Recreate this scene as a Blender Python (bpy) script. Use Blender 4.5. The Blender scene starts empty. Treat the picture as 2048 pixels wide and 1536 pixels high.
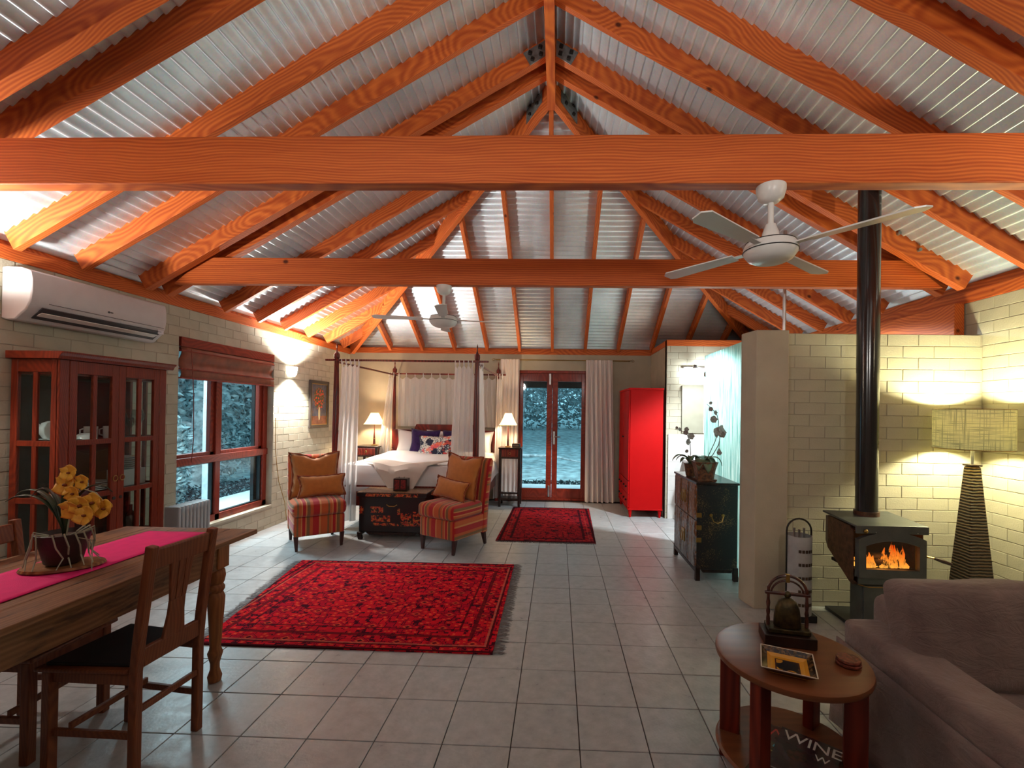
import bpy, math, random
from mathutils import Vector, Matrix, Euler
S = bpy.context.scene
COL = S.collection
R = math.radians
random.seed(7)

# ------------------------------------------------------------------ camera
cam_d = bpy.data.cameras.new('camera')
cam = bpy.data.objects.new('camera', cam_d)
COL.objects.link(cam)
S.camera = cam
_f, _yaw, _pit, _rol = 916.4, -0.0334, 0.0067, 0.0151
cy, sy, cp, sp, cr, sr = math.cos(_yaw), math.sin(_yaw), math.cos(_pit), math.sin(_pit), math.cos(_rol), math.sin(_rol)
fw = Vector((sy * cp, cy * cp, sp)); rt = Vector((cy, -sy, 0)); up = rt.cross(fw)
rt, up = cr * rt + sr * up, -sr * rt + cr * up
m = Matrix((rt, up, -fw)).transposed().to_4x4()
m.translation = Vector((0.1869, -2.024, 1.4803))
cam.matrix_world = m
cam_d.sensor_width = 36
cam_d.lens = _f * 36 / 2048
cam_d.shift_x = -61.25 / 2048
cam_d.shift_y = 48.76 / 2048
cam_d.clip_start = 0.05

# ------------------------------------------------------------------ colour, world, lights
S.view_settings.view_transform = 'Standard'
S.view_settings.look = 'None'
S.view_settings.gamma = 1
S.view_settings.use_curve_mapping = False
S.view_settings.exposure = 0.0
W = bpy.data.worlds.new('dusk'); S.world = W; W.use_nodes = True
bg = W.node_tree.nodes['Background']
bg.inputs[0].default_value = (0.30, 0.62, 0.80, 1); bg.inputs[1].default_value = 2.0

def light(name, kind, loc, power, color, size=0.1, rot=None, size_y=None, blend=None, angle=None, spread=None):
    d = bpy.data.lights.new(name, kind); o = bpy.data.objects.new(name, d); COL.objects.link(o)
    o.location = loc; d.energy = power; d.color = color
    if kind == 'AREA':
        d.size = size
        if size_y: d.shape = 'RECTANGLE'; d.size_y = size_y
        if spread: d.spread = spread
    else: d.shadow_soft_size = size
    if kind == 'SPOT': d.spot_size = angle; d.spot_blend = blend or 0.3
    if rot: o.rotation_euler = rot
    return o
WARM = (1.0, 0.72, 0.42); NEUT = (1.0, 0.95, 0.88); COOLW = (0.88, 0.97, 1.0)
# wall washers on the left wall (one in view, one just outside the frame)
light('sconce_up_light', 'SPOT', (-3.22, 3.88, 2.03), 320, NEUT, 0.05, (R(180), 0, 0), angle=R(150), blend=0.5)
light('sconce_down_light', 'SPOT', (-3.22, 3.88, 1.87), 210, NEUT, 0.05, (0, 0, 0), angle=R(130), blend=0.5)
light('near_sconce_up_light', 'SPOT', (-3.20, 0.05, 2.03), 170, NEUT, 0.05, (R(180), 0, 0), angle=R(165), blend=0.4)
light('near_sconce_down_light', 'SPOT', (-3.20, 0.05, 1.9), 30, NEUT, 0.05, (0, 0, 0), angle=R(130), blend=0.5)
# bedside lamps
light('bedside_bulb_light', 'POINT', (-2.80, 5.36, 1.33), 66, WARM, 0.04)
light('bedside_bulb_light', 'POINT', (-0.585, 5.12, 1.34), 66, WARM, 0.04)
# bathroom
light('vanity_bulb_light', 'POINT', (2.10, 4.38, 2.08), 22, COOLW, 0.05)
light('shower_ceiling_light', 'SPOT', (2.35, 2.9, 2.38), 420, COOLW, 0.06, (0, R(-12), 0), angle=R(155), blend=0.3)
light('right_sconce_up_light', 'SPOT', (3.32, -0.75, 2.03), 90, (1.0, 0.95, 0.75), 0.05, (R(180), 0, 0), angle=R(165), blend=0.4)
# floor lamp bulb
light('floor_lamp_bulb_light', 'POINT', (3.123, 1.32, 1.416), 80, (1.0, 0.94, 0.58), 0.05)
# fire
light('fire_glow_light', 'POINT', (2.40, 1.17, 0.52), 0.8, (1.0, 0.40, 0.08), 0.05)
# unseen fill lamps added behind the camera to brighten room, beams and roof
light('fill_light_behind', 'AREA', (-0.9, -2.6, 3.2), 9, NEUT, 1.2, (R(35), 0, 0))
light('fill_light_behind', 'AREA', (2.0, -2.6, 3.0), 5, NEUT, 1.0, (R(35), 0, R(10)))
light('beam_fill_light', 'SPOT', (-1.1, -2.9, 2.35), 95, NEUT, 0.12, (R(112), 0, R(-10)), angle=R(120), blend=0.8)
light('beam_fill_light', 'SPOT', (1.2, -2.9, 2.35), 95, NEUT, 0.12, (R(112), 0, R(10)), angle=R(120), blend=0.8)

# ------------------------------------------------------------------ mesh helpers
class MB:
    def __init__(s): s.v = []; s.f = []
    def add(s, vs, fs):
        n = len(s.v); s.v += [tuple(p) for p in vs]; s.f += [tuple(i + n for i in f) for f in fs]; return s
    def box(s, x0, x1, y0, y1, z0, z1):
        return s.add([(x0,y0,z0),(x1,y0,z0),(x1,y1,z0),(x0,y1,z0),(x0,y0,z1),(x1,y0,z1),(x1,y1,z1),(x0,y1,z1)],
                     [(0,3,2,1),(4,5,6,7),(0,1,5,4),(1,2,6,5),(2,3,7,6),(3,0,4,7)])
    def bar(s, p0, p1, w, h, up=(0, 0, 1), w1=None, h1=None):
        p0, p1 = Vector(p0), Vector(p1); d = (p1 - p0).normalized(); u = Vector(up)
        sd = d.cross(u)
        if sd.length < 1e-4: sd = d.cross(Vector((0, 1, 0)))
        sd.normalize(); u = sd.cross(d); w1 = w if w1 is None else w1; h1 = h if h1 is None else h1
        vs = [p0 + sd*a*w/2 + u*b*h/2 for a, b in ((-1,-1),(1,-1),(1,1),(-1,1))] + [p1 + sd*a*w1/2 + u*b*h1/2 for a, b in ((-1,-1),(1,-1),(1,1),(-1,1))]
        return s.add(vs, [(0,1,2,3),(7,6,5,4),(0,4,5,1),(1,5,6,2),(2,6,7,3),(3,7,4,0)])
    def tube(s, pts, r, n=8, cap=True, closed=False):
        pts = [Vector(p) for p in pts]; k = len(pts)
        rs = r if isinstance(r, (list, tuple)) else [r] * k
        prev = None; vs = []
        for i, p in enumerate(pts):
            a = pts[(i-1) % k] if (closed or i > 0) else p; b = pts[(i+1) % k] if (closed or i < k-1) else p
            d = (b - a).normalized()
            if prev is None:
                sd = d.cross(Vector((0, 0, 1)))
                if sd.length < 1e-3: sd = d.cross(Vector((0, 1, 0)))
            else: sd = prev - d * prev.dot(d)
            sd.normalize(); prev = sd; u = sd.cross(d)
            vs += [p + rs[i]*(math.cos(t)*sd + math.sin(t)*u) for t in [2*math.pi*j/n for j in range(n)]]
        fs = []
        for i in range(k if closed else k-1):
            for j in range(n):
                a = i*n + j; b = i*n + (j+1) % n; c = ((i+1) % k)*n + (j+1) % n; d = ((i+1) % k)*n + j
                fs.append((a, b, c, d))
        if cap and not closed: fs += [tuple(range(n))[::-1], tuple((k-1)*n + j for j in range(n))]
        return s.add(vs, fs)
    def lathe(s, prof, c=(0, 0, 0), n=20, cap=True, rx=1, ry=1, a0=0):
        vs = []; k = len(prof)
        for r, z in prof:
            for j in range(n):
                t = 2*math.pi*j/n + a0
                vs.append((c[0] + rx*r*math.cos(t), c[1] + ry*r*math.sin(t), c[2] + z))
        fs = [(i*n+j, i*n+(j+1) % n, (i+1)*n+(j+1) % n, (i+1)*n+j) for i in range(k-1) for j in range(n)]
        if cap and prof[0][0] > 1e-5: fs.append(tuple(range(n))[::-1])
        if cap and prof[-1][0] > 1e-5: fs.append(tuple((k-1)*n + j for j in range(n)))
        return s.add(vs, fs)
    def prism(s, poly, axis, a, b):
        n = len(poly)
        def P(u, v, w): return {'x': (w, u, v), 'y': (u, w, v), 'z': (u, v, w)}[axis]
        vs = [P(u, v, a) for u, v in poly] + [P(u, v, b) for u, v in poly]
        return s.add(vs, [tuple(range(n))[::-1], tuple(range(n, 2*n))] + [(i, (i+1) % n, n+(i+1) % n, n+i) for i in range(n)])
    def grid(s, fn, nu, nv, closed_u=False):
        vs = [fn(i/nu, j/nv) for j in range(nv+1) for i in range(nu+1)]
        return s.add(vs, [(j*(nu+1)+i, j*(nu+1)+i+1, (j+1)*(nu+1)+i+1, (j+1)*(nu+1)+i) for j in range(nv) for i in range(nu)])
    def ball(s, c, r, n=12, m=8, sc=(1, 1, 1)):
        pr = [(r*math.sin(math.pi*i/m), -r*math.cos(math.pi*i/m)) for i in range(m+1)]
        k = len(s.v); s.lathe([(p[0]*1.0, p[1]*sc[2]) for p in pr], c, n, rx=sc[0], ry=sc[1]); return s
    def pillow(s, w, h, t, n=14, ear=0.10, dent=0.0):
        # cushion standing in the XZ plane, centred, thickness along Y
        def q(u, v, sg):
            x = 2*u - 1; z = 2*v - 1
            e = 1 + ear*(abs(x*z))**2 - 0.05*(1 - abs(x*z))
            th = t/2*((1 - abs(x)**2.6) * (1 - abs(z)**2.6))**0.55
            zz = z*e*h/2
            if dent: zz -= dent*max(0, z)**2*math.exp(-(x/0.35)**2)
            return (x*e*w/2, sg*th, zz)
        s.grid(lambda u, v: q(u, v, -1), n, n); s.grid(lambda u, v: q(1-u, v, 1), n, n); return s
    def xf(s, M):
        s.v = [tuple(M @ Vector(p)) for p in s.v]; return s
    def mesh(s, name, smooth=False):
        me = bpy.data.meshes.new(name); me.from_pydata(s.v, [], s.f); me.validate(); me.update()
        if smooth:
            me.polygons.foreach_set('use_smooth', [True]*len(me.polygons))
            try: me.set_sharp_from_angle(angle=R(smooth if smooth is not True else 40))
            except Exception: pass
        return me
    def build(s, name, mat, parent=None, smooth=False, bevel=0, solid=0, sub=0, loc=None, rot=None, weld=False, **kw):
        me = s.mesh(name, smooth)
        if mat: me.materials.append(mat)
        o = bpy.data.objects.new(name, me); COL.objects.link(o)
        if parent: o.parent = parent
        if loc: o.location = loc
        if rot: o.rotation_euler = rot
        if weld: o.modifiers.new('weld', 'WELD').merge_threshold = 0.0005
        if solid:
            md = o.modifiers.new('solid', 'SOLIDIFY'); md.thickness = solid; md.offset = 0
        if bevel:
            md = o.modifiers.new('bevel', 'BEVEL'); md.width = bevel; md.segments = 2; md.limit_method = 'ANGLE'; md.angle_limit = R(35)
        if sub:
            md = o.modifiers.new('sub', 'SUBSURF'); md.levels = sub; md.render_levels = sub
        if kw: tag(o, **kw)
        return o
def tag(o, label=None, cat=None, group=None, kind=None):
    if label: o['label'] = label
    if cat: o['category'] = cat
    if group: o['group'] = group
    if kind: o['kind'] = kind
    return o
def thing(name, label=None, cat=None, loc=(0, 0, 0), rz=0, group=None, kind=None):
    o = bpy.data.objects.new(name, None); COL.objects.link(o); o.location = loc; o.rotation_euler = (0, 0, rz)
    o.empty_display_size = 0.1
    return tag(o, label, cat, group, kind)
def dup(root, loc=None, rz=None, label=None):
    kids = {}
    for o in bpy.data.objects:
        if o.parent: kids.setdefault(o.parent, []).append(o)
    def cp(o, par):
        c = o.copy(); COL.objects.link(c)
        if par: c.parent = par
        for ch in kids.get(o, []): cp(ch, c)
        return c
    r = cp(root, None)
    if loc: r.location = loc
    if rz is not None: r.rotation_euler = (0, 0, rz)
    if label: r['label'] = label
    return r

# ------------------------------------------------------------------ materials
class NT:
    def __init__(s, name):
        s.m = bpy.data.materials.new(name); s.m.use_nodes = True; s.t = s.m.node_tree; s.t.nodes.clear()
        s.out = s.n('ShaderNodeOutputMaterial')
    def n(s, typ, **kw):
        nd = s.t.nodes.new(typ)
        for k, v in kw.items():
            if k.startswith('i_'):
                key = k[2:]; key = int(key) if key.isdigit() else key.replace('_', ' ')
                s.set(nd.inputs[key], v)
            else: setattr(nd, k, v)
        return nd
    def set(s, sock, v):
        if isinstance(v, bpy.types.NodeSocket): s.t.links.new(v, sock)
        elif isinstance(v, bpy.types.Node): s.t.links.new(v.outputs[0], sock)
        else:
            if isinstance(v, (tuple, list)) and len(v) == 3 and sock.type == 'RGBA': v = (*v, 1)
            sock.default_value = v
    def math(s, op, a, b=0.0, c=None):
        nd = s.n('ShaderNodeMath', operation=op); s.set(nd.inputs[0], a); s.set(nd.inputs[1], b)
        if c is not None: s.set(nd.inputs[2], c)
        return nd.outputs[0]
    def coord(s, kind='Object'): return s.n('ShaderNodeTexCoord').outputs[kind]
    def mapp(s, vec, scale=(1, 1, 1), loc=(0, 0, 0), rot=(0, 0, 0)):
        return s.n('ShaderNodeMapping', i_Vector=vec, i_Scale=scale, i_Location=loc, i_Rotation=rot).outputs[0]
    def sep(s, vec): return s.n('ShaderNodeSeparateXYZ', i_0=vec).outputs
    def noise(s, vec, scale, detail=3, rough=0.5, dist=0):
        return s.n('ShaderNodeTexNoise', i_Vector=vec, i_Scale=scale, i_Detail=detail, i_Roughness=rough, i_Distortion=dist).outputs[0]
    def ramp(s, fac, stops, interp='LINEAR'):
        nd = s.n('ShaderNodeValToRGB'); nd.color_ramp.interpolation = interp; el = nd.color_ramp.elements
        while len(el) > 1: el.remove(el[-1])
        el[0].position = stops[0][0]; el[0].color = (*stops[0][1], 1)
        for p, c in stops[1:]:
            e = el.new(p); e.color = (*c, 1)
        s.set(nd.inputs[0], fac); return nd.outputs[0]
    def mix(s, fac, a, b, mode='MIX'):
        nd = s.n('ShaderNodeMix', data_type='RGBA', blend_type=mode)
        s.set(nd.inputs[0], fac); s.set(nd.inputs[6], a); s.set(nd.inputs[7], b); return nd.outputs[2]
    def pbr(s, col, rough=0.5, metal=0, spec=0.5, bump=None, bstr=0.3, bdist=0.01, coat=0, sheen=0, emit=None, estr=0, trans=0, ior=1.45):
        p = s.n('ShaderNodeBsdfPrincipled'); s.set(p.inputs['Base Color'], col); s.set(p.inputs['Roughness'], rough)
        s.set(p.inputs['Metallic'], metal); s.set(p.inputs['Specular IOR Level'], spec); p.inputs['Coat Weight'].default_value = coat
        p.inputs['Coat Roughness'].default_value = 0.15; p.inputs['Sheen Weight'].default_value = sheen
        p.inputs['Transmission Weight'].default_value = trans; p.inputs['IOR'].default_value = ior
        if emit is not None: s.set(p.inputs['Emission Color'], emit); s.set(p.inputs['Emission Strength'], estr)
        if bump is not None:
            b = s.n('ShaderNodeBump', i_Strength=bstr, i_Distance=bdist, i_Height=bump); s.t.links.new(b.outputs[0], p.inputs['Normal'])
        s.t.links.new(p.outputs[0], s.out.inputs[0]); return p
def plain(name, col, rough=0.5, metal=0, var=0.12, scale=12, bstr=0.0, bscale=60, coat=0, sheen=0, spec=0.5, col2=None):
    t = NT(name); c = t.coord(); nz = t.noise(c, scale)
    c2 = col2 or tuple(x*(1-var*2.2) for x in col)
    cc = t.ramp(nz, [(0.3, c2), (0.7, col)])
    t.pbr(cc, rough, metal, spec, bump=t.noise(c, bscale, 2) if bstr else None, bstr=bstr, bdist=0.004, coat=coat, sheen=sheen)
    return t.m
def wood(name, light_c, dark_c, axis='x', rings=14, rough=0.45, knots=True, streak=0.5, coat=0.0, patch=None):
    t = NT(name); c = t.coord()
    rnd = t.n('ShaderNodeObjectInfo').outputs['Random']
    off = t.n('ShaderNodeCombineXYZ', i_0=t.math('MULTIPLY', rnd, 37.0), i_1=t.math('MULTIPLY_ADD', rnd, 0.25, 0.02), i_2=t.math('MULTIPLY_ADD', rnd, -0.2, 0.14))
    if axis != 'x':
        x, y, z = t.sep(c)
        c = t.n('ShaderNodeCombineXYZ', i_0=(z if axis == 'z' else y), i_1=(y if axis == 'z' else x), i_2=(x if axis == 'z' else z)).outputs[0]
    v = t.n('ShaderNodeVectorMath', operation='ADD', i_0=c, i_1=off).outputs[0]
    low = t.noise(t.mapp(v, (1.3, 2, 2)), 1.0, 1)
    lowv = t.n('ShaderNodeCombineXYZ', i_0=0.0, i_1=t.math('MULTIPLY', low, 0.34), i_2=t.math('MULTIPLY', low, -0.22))
    vv = t.n('ShaderNodeVectorMath', operation='ADD', i_0=v, i_1=lowv).outputs[0]
    wv = t.n('ShaderNodeTexWave', wave_type='RINGS', rings_direction='X', i_Vector=t.mapp(vv, (0.25, 1, 1)), i_Scale=rings, i_Distortion=2.0, i_Detail=2.0, i_Detail_Scale=0.8)
    fine = t.noise(t.mapp(v, (2.5, 60, 60)), 1.0, 3)
    mix = t.math('MULTIPLY_ADD', wv.outputs[1], streak, t.math('MULTIPLY', fine, 1 - streak))
    mid = tuple((a + b)/2 for a, b in zip(light_c, dark_c))
    cc = t.ramp(mix, [(0.15, dark_c), (0.5, mid), (0.8, light_c)])
    big = t.noise(t.mapp(v, (0.8, 4, 4)), 1.3, 2)
    cc = t.mix(t.ramp(big, [(0.35, (0.0,)*3), (0.7, (0.45,)*3)]), cc, t.mix(0.5, cc, mid))
    if knots:
        vo = t.n('ShaderNodeTexVoronoi', i_Vector=t.mapp(v, (2.4, 3.2, 3.2)), i_Scale=1.0)
        k = t.ramp(vo.outputs['Distance'], [(0.035, (1,)*3), (0.075, (0,)*3)])
        cc = t.mix(k, cc, tuple(x*0.25 for x in dark_c))
    if patch:
        pz = t.noise(t.mapp(v, (3, 14, 14)), 1.4, 4, 0.6)
        cc = t.mix(t.ramp(pz, [(0.55, (0,)*3), (0.66, (0.85,)*3)]), cc, patch)
    t.pbr(cc, rough, bump=mix, bstr=0.12, bdist=0.002, coat=coat, spec=0.3); return t.m
def tup(h):
    h = h.lstrip('#'); r = [int(h[i:i+2], 16)/255 for i in (0, 2, 4)]
    return tuple(((c + 0.055)/1.055)**2.4 if c > 0.04045 else c/12.92 for c in r)

PINE = wood('oregon_timber', (0.66, 0.165, 0.032), (0.34, 0.052, 0.012), rings=22, streak=0.40, rough=0.55)
PINE_Y = wood('oregon_timber_along_y', (0.66, 0.165, 0.032), (0.34, 0.052, 0.012), axis='y', rings=22, streak=0.40, rough=0.55)
JARRAH = wood('stained_joinery', (0.27, 0.032, 0.014), (0.12, 0.013, 0.007), axis='z', rings=26, streak=0.35, knots=False, rough=0.38, coat=0.2)
JARRAH_Y = wood('stained_joinery_along_y', (0.27, 0.032, 0.014), (0.12, 0.013, 0.007), axis='y', rings=26, streak=0.35, knots=False, rough=0.38, coat=0.2)
CABW = wood('red_mahogany', (0.23, 0.030, 0.010), (0.09, 0.010, 0.004), axis='z', rings=24, streak=0.3, knots=False, rough=0.35, coat=0.25)
OLDPINE = wood('old_pine', (0.24, 0.115, 0.052), (0.11, 0.045, 0.02), axis='y', rings=24, streak=0.3, rough=0.55, patch=(0.04, 0.02, 0.012))
OLDPINE_Z = wood('old_pine_upright', (0.30, 0.115, 0.038), (0.16, 0.05, 0.018), axis='z', rings=24, streak=0.3, rough=0.5)
CHAIRW = wood('chair_timber', (0.21, 0.065, 0.025), (0.10, 0.026, 0.012), axis='z', rings=26, streak=0.3, rough=0.45)
TBLTOP = wood('side_table_veneer', (0.19, 0.066, 0.025), (0.13, 0.042, 0.017), axis='x', rings=7, knots=False, rough=0.35, streak=0.3)
TBLRED = wood('red_stained_wood', (0.20, 0.025, 0.012), (0.08, 0.01, 0.006), axis='z', rings=8, knots=False, rough=0.4)
DARKBED = wood('dark_cherry', (0.20, 0.022, 0.012), (0.06, 0.008, 0.006), axis='z', rings=10, knots=False, rough=0.28, coat=0.5)
BLACKW = wood('black_lacquer', (0.03, 0.014, 0.01), (0.012, 0.006, 0.005), axis='z', rings=8, knots=False, rough=0.35, coat=0.3)
LEGW = plain('dark_leg_wood', (0.05, 0.015, 0.012), 0.4)
PAINT = plain('cream_masonry_paint', (0.45, 0.42, 0.32), 0.75, var=0.06, scale=6, bstr=0.35, bscale=90)
RENDER = plain('cream_render', (0.46, 0.41, 0.31), 0.8, var=0.06, scale=5, bstr=0.25, bscale=70)
MORTAR = plain('painted_mortar', (0.40, 0.36, 0.28), 0.85, var=0.08, scale=9, bstr=0.4, bscale=80)
GROUT = plain('dark_grout', (0.05, 0.035, 0.03), 0.9)
WHITE = plain('white_plastic', (0.72, 0.71, 0.69), 0.35, var=0.02)
WHITEM = plain('white_enamel', (0.70, 0.69, 0.66), 0.3, var=0.02)
GREYP = plain('grey_slots', (0.06, 0.06, 0.065), 0.5)
BLACK = plain('black_metal', (0.018, 0.019, 0.02), 0.4, metal=0.3)
BLACKG = plain('black_gloss_enamel', (0.02, 0.021, 0.023), 0.18, metal=0.1, coat=0.6)
STEEL = plain('brushed_steel', (0.55, 0.56, 0.56), 0.35, metal=1.0)
GALV = plain('galvanised_plate', (0.36, 0.38, 0.38), 0.45, metal=0.8, var=0.2, scale=30)
BRASS = plain('old_brass', (0.42, 0.26, 0.08), 0.35, metal=1.0)
IRON = plain('dark_iron', (0.04, 0.035, 0.032), 0.5, metal=0.7)
def _sheet():
    t = NT('corrugated_zincalume'); c = t.coord()
    nz = t.noise(c, 3.0, 4, 0.6); sp = t.n('ShaderNodeTexVoronoi', i_Vector=c, i_Scale=90.0).outputs['Color']
    cc = t.ramp(nz, [(0.3, (0.62, 0.70, 0.76)), (0.7, (0.80, 0.88, 0.94))])
    cc = t.mix(0.15, cc, sp, 'OVERLAY')
    t.pbr(cc, 0.42, metal=0.5); return t.m
SHEET = _sheet()
def _tile():
    t = NT('glazed_floor_tile'); c = t.coord(); g = t.n('ShaderNodeNewGeometry').outputs['Position']
    nz = t.noise(g, 14, 4, 0.65); rnd = t.n('ShaderNodeObjectInfo').outputs['Random']
    cc = t.ramp(nz, [(0.3, (0.28, 0.295, 0.30)), (0.65, (0.43, 0.445, 0.45))])
    cc = t.mix(0.25, cc, t.ramp(rnd, [(0, (0.30, 0.31, 0.315)), (1, (0.40, 0.41, 0.415))]))
    t.pbr(cc, t.ramp(nz, [(0.3, (0.27,)*3), (0.7, (0.42,)*3)]), bump=t.noise(g, 55, 3), bstr=0.35, bdist=0.0025, spec=0.6); return t.m
TILE = _tile()
def _glass(name, tint=(0.9, 0.97, 0.97), refl=0.35):
    t = NT(name); fc = t.n('ShaderNodeLayerWeight', i_Blend=0.5).outputs['Facing']; fr = t.math('MULTIPLY_ADD', t.math('POWER', fc, 5.0), 0.55, 0.03)
    a = t.n('ShaderNodeBsdfTransparent', i_Color=(*tint, 1)); b = t.n('ShaderNodeBsdfGlossy', i_Roughness=0.02, i_Color=(1, 1, 1, 1))
    mx = t.n('ShaderNodeMixShader'); t.set(mx.inputs[0], t.math('MULTIPLY', fr, 1.0)); t.t.links.new(a.outputs[0], mx.inputs[1]); t.t.links.new(b.outputs[0], mx.inputs[2])
    t.t.links.new(mx.outputs[0], t.out.inputs[0]); return t.m
GLASS = _glass('window_glass')
def _cloth(name, col, tl=0.35, rough=0.9, transp=0.0, bscale=300):
    t = NT(name); c = t.coord(); nz = t.noise(c, bscale, 2)
    cc = t.mix(0.12, col, nz, 'OVERLAY')
    d = t.n('ShaderNodeBsdfDiffuse'); t.set(d.inputs[0], cc)
    tr = t.n('ShaderNodeBsdfTranslucent'); t.set(tr.inputs[0], cc)
    mx = t.n('ShaderNodeMixShader', i_0=tl); t.t.links.new(d.outputs[0], mx.inputs[1]); t.t.links.new(tr.outputs[0], mx.inputs[2])
    last = mx
    if transp:
        tp = t.n('ShaderNodeBsdfTransparent'); m2 = t.n('ShaderNodeMixShader', i_0=transp)
        t.t.links.new(mx.outputs[0], m2.inputs[1]); t.t.links.new(tp.outputs[0], m2.inputs[2]); last = m2
    t.t.links.new(last.outputs[0], t.out.inputs[0]); return t.m
SHEER = _cloth('white_voile', (0.86, 0.84, 0.83), 0.45, transp=0.18)
DRAPE = _cloth('cream_drape', (0.88, 0.80, 0.76), 0.25)
LINEN = _cloth('white_bed_linen', (0.78, 0.76, 0.76), 0.05)
def _shade(name, col, estr, weave=False, tl=0.6):
    t = NT(name); c = t.coord(); cc = col
    if weave:
        a = t.noise(t.mapp(c, (3, 3, 90)), 2.0, 2); b = t.noise(t.mapp(c, (90, 90, 3)), 1.5, 2)
        w = t.math('MAXIMUM', a, b); cc = t.ramp(w, [(0.50, tuple(min(1, x*1.15) for x in col)), (0.68, tuple(x*0.6 for x in col))])
    d = t.n('ShaderNodeBsdfDiffuse'); t.set(d.inputs[0], cc); tr = t.n('ShaderNodeBsdfTranslucent'); t.set(tr.inputs[0], cc)
    mx = t.n('ShaderNodeMixShader', i_0=tl); t.t.links.new(d.outputs[0], mx.inputs[1]); t.t.links.new(tr.outputs[0], mx.inputs[2])
    e = t.n('ShaderNodeEmission', i_Strength=estr); t.set(e.inputs[0], cc)
    ad = t.n('ShaderNodeAddShader'); t.t.links.new(mx.outputs[0], ad.inputs[0]); t.t.links.new(e.outputs[0], ad.inputs[1])
    t.t.links.new(ad.outputs[0], t.out.inputs[0]); return t.m
SHADE_BED = _shade('lit_bedside_shade', (1.0, 0.86, 0.62), 0.75)
SHADE_FLOOR = _shade('woven_drum_shade', (0.60, 0.54, 0.22), 0.36, weave=True, tl=0.06)
def _emit(name, col, s):
    t = NT(name); e = t.n('ShaderNodeEmission', i_Strength=s, i_Color=(*col, 1)); t.t.links.new(e.outputs[0], t.out.inputs[0]); return t.m
BULB = _emit('lit_bulb', (1, 0.95, 0.85), 14)
SCONCE = _shade('lit_ceramic_sconce', (1, 0.97, 0.92), 3.0)

# ================================================================== STRUCTURE: roof
XR, ZB, T30, YH = 0.085, 4.40, 0.5774, 2.21
XL, XRT, YF = -3.34, 3.45, 5.62
D = 0.24; C30, S30 = math.cos(R(30)), 0.5
zb = lambda x: ZB - T30*abs(x - XR)
roof = thing('ceiling', kind='structure')
def slope_piece(name, y0, thick, side, x_end=None, mat=PINE, parent=roof, x_foot=None):
    """timber lying on the left (-1) or right (+1) roof slope from wall foot to x_end, cut plumb at the top"""
    xf = (3.28 if side < 0 else 3.38) if x_foot is None else x_foot
    x0 = side*xf; x1 = XR + side*0.036 if x_end is None else x_end
    L = abs(x1 - x0)/C30
    m_ = MB().prism([(0, 0), (L, 0), (L + D*T30, D), (0, D)], 'y', -thick/2, thick/2)
    o = m_.build(name, mat, parent, bevel=0.003)
    o.location = (x0, y0 + thick/2, zb(x0))
    o.rotation_euler = (0, -R(30), 0) if side < 0 else (0, -R(30), math.pi)
    return o
# common rafters (front faces at these depths)
for y in (-2.35, -1.35, -0.87, -0.42, 0.76, 1.18):
    for sd in (-1, 1): slope_piece('rafter', y, 0.045, sd)
# paired principal rafters that clasp the tie beams
for y in (-1.80, -1.59, -0.01, 0.20, 1.69, 1.90):
    for sd in (-1, 1): slope_piece('principal_rafter', y, 0.07, sd)
# jack rafters beyond the ridge end
for y in (2.60, 3.13, 3.64, 4.18, 4.71, 5.22):
    for sd in (-1, 1):
        slope_piece('jack_rafter', y, 0.045, sd, x_end=XR + sd*(y + 0.022 - YH))
# hip-end jack rafters
for k in range(-5, 7):
    X = 0.08 + 0.543*k
    if abs(X - XR) > 3.1: continue
    ye = YH + abs(X - XR) + (0.0 if abs(X - XR) > 0.2 else 0.03)
    L = (5.56 - ye)/C30
    o = MB().prism([(0, 0), (L, 0), (L + D*T30, D), (0, D)], 'y', -0.0225, 0.0225).build('jack_rafter', PINE, roof, bevel=0.003)
    o.location = (X, 5.56, ZB - T30*(5.56 - YH)); o.rotation_euler = (0, -R(30), -math.pi/2)
# hips
for sd in (-1, 1):
    xe = XR + sd*3.38; ye = YH + 3.38; run = math.hypot(3.38, 3.38); a = math.atan2(3.38*T30, run); L = run/math.cos(a)
    o = MB().prism([(0, -0.05), (L, -0.05), (L + 0.11, 0.23), (0, 0.23)], 'y', -0.03, 0.03).build('hip_rafter', PINE, roof, bevel=0.003)
    o.location = (xe, ye, ZB - T30*3.38); o.rotation_euler = Euler((0, -a, math.atan2(YH - ye, XR - xe)))
MB().box(XR-0.036, XR+0.036, -3.2, 2.22, 4.28, 4.62).build('ridge_beam', PINE_Y, roof, bevel=0.004)
# tie beams
for y, thick in ((0.08, 0.075), (1.795, 0.07), (-1.72, 0.075)):
    zz0, zz1 = 2.533, 2.757
    def xe(z, sd): return sd*((ZB - z)/T30 + 0.10) + XR
    poly = [(xe(zz0, -1)+0.12, zz0), (xe(zz0, 1)-0.12, zz0), (xe(zz1, 1), zz1), (xe(zz1, -1), zz1)]
    MB().prism(poly, 'y', y, y + thick).build('tie_beam', PINE, roof, bevel=0.005)
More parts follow.
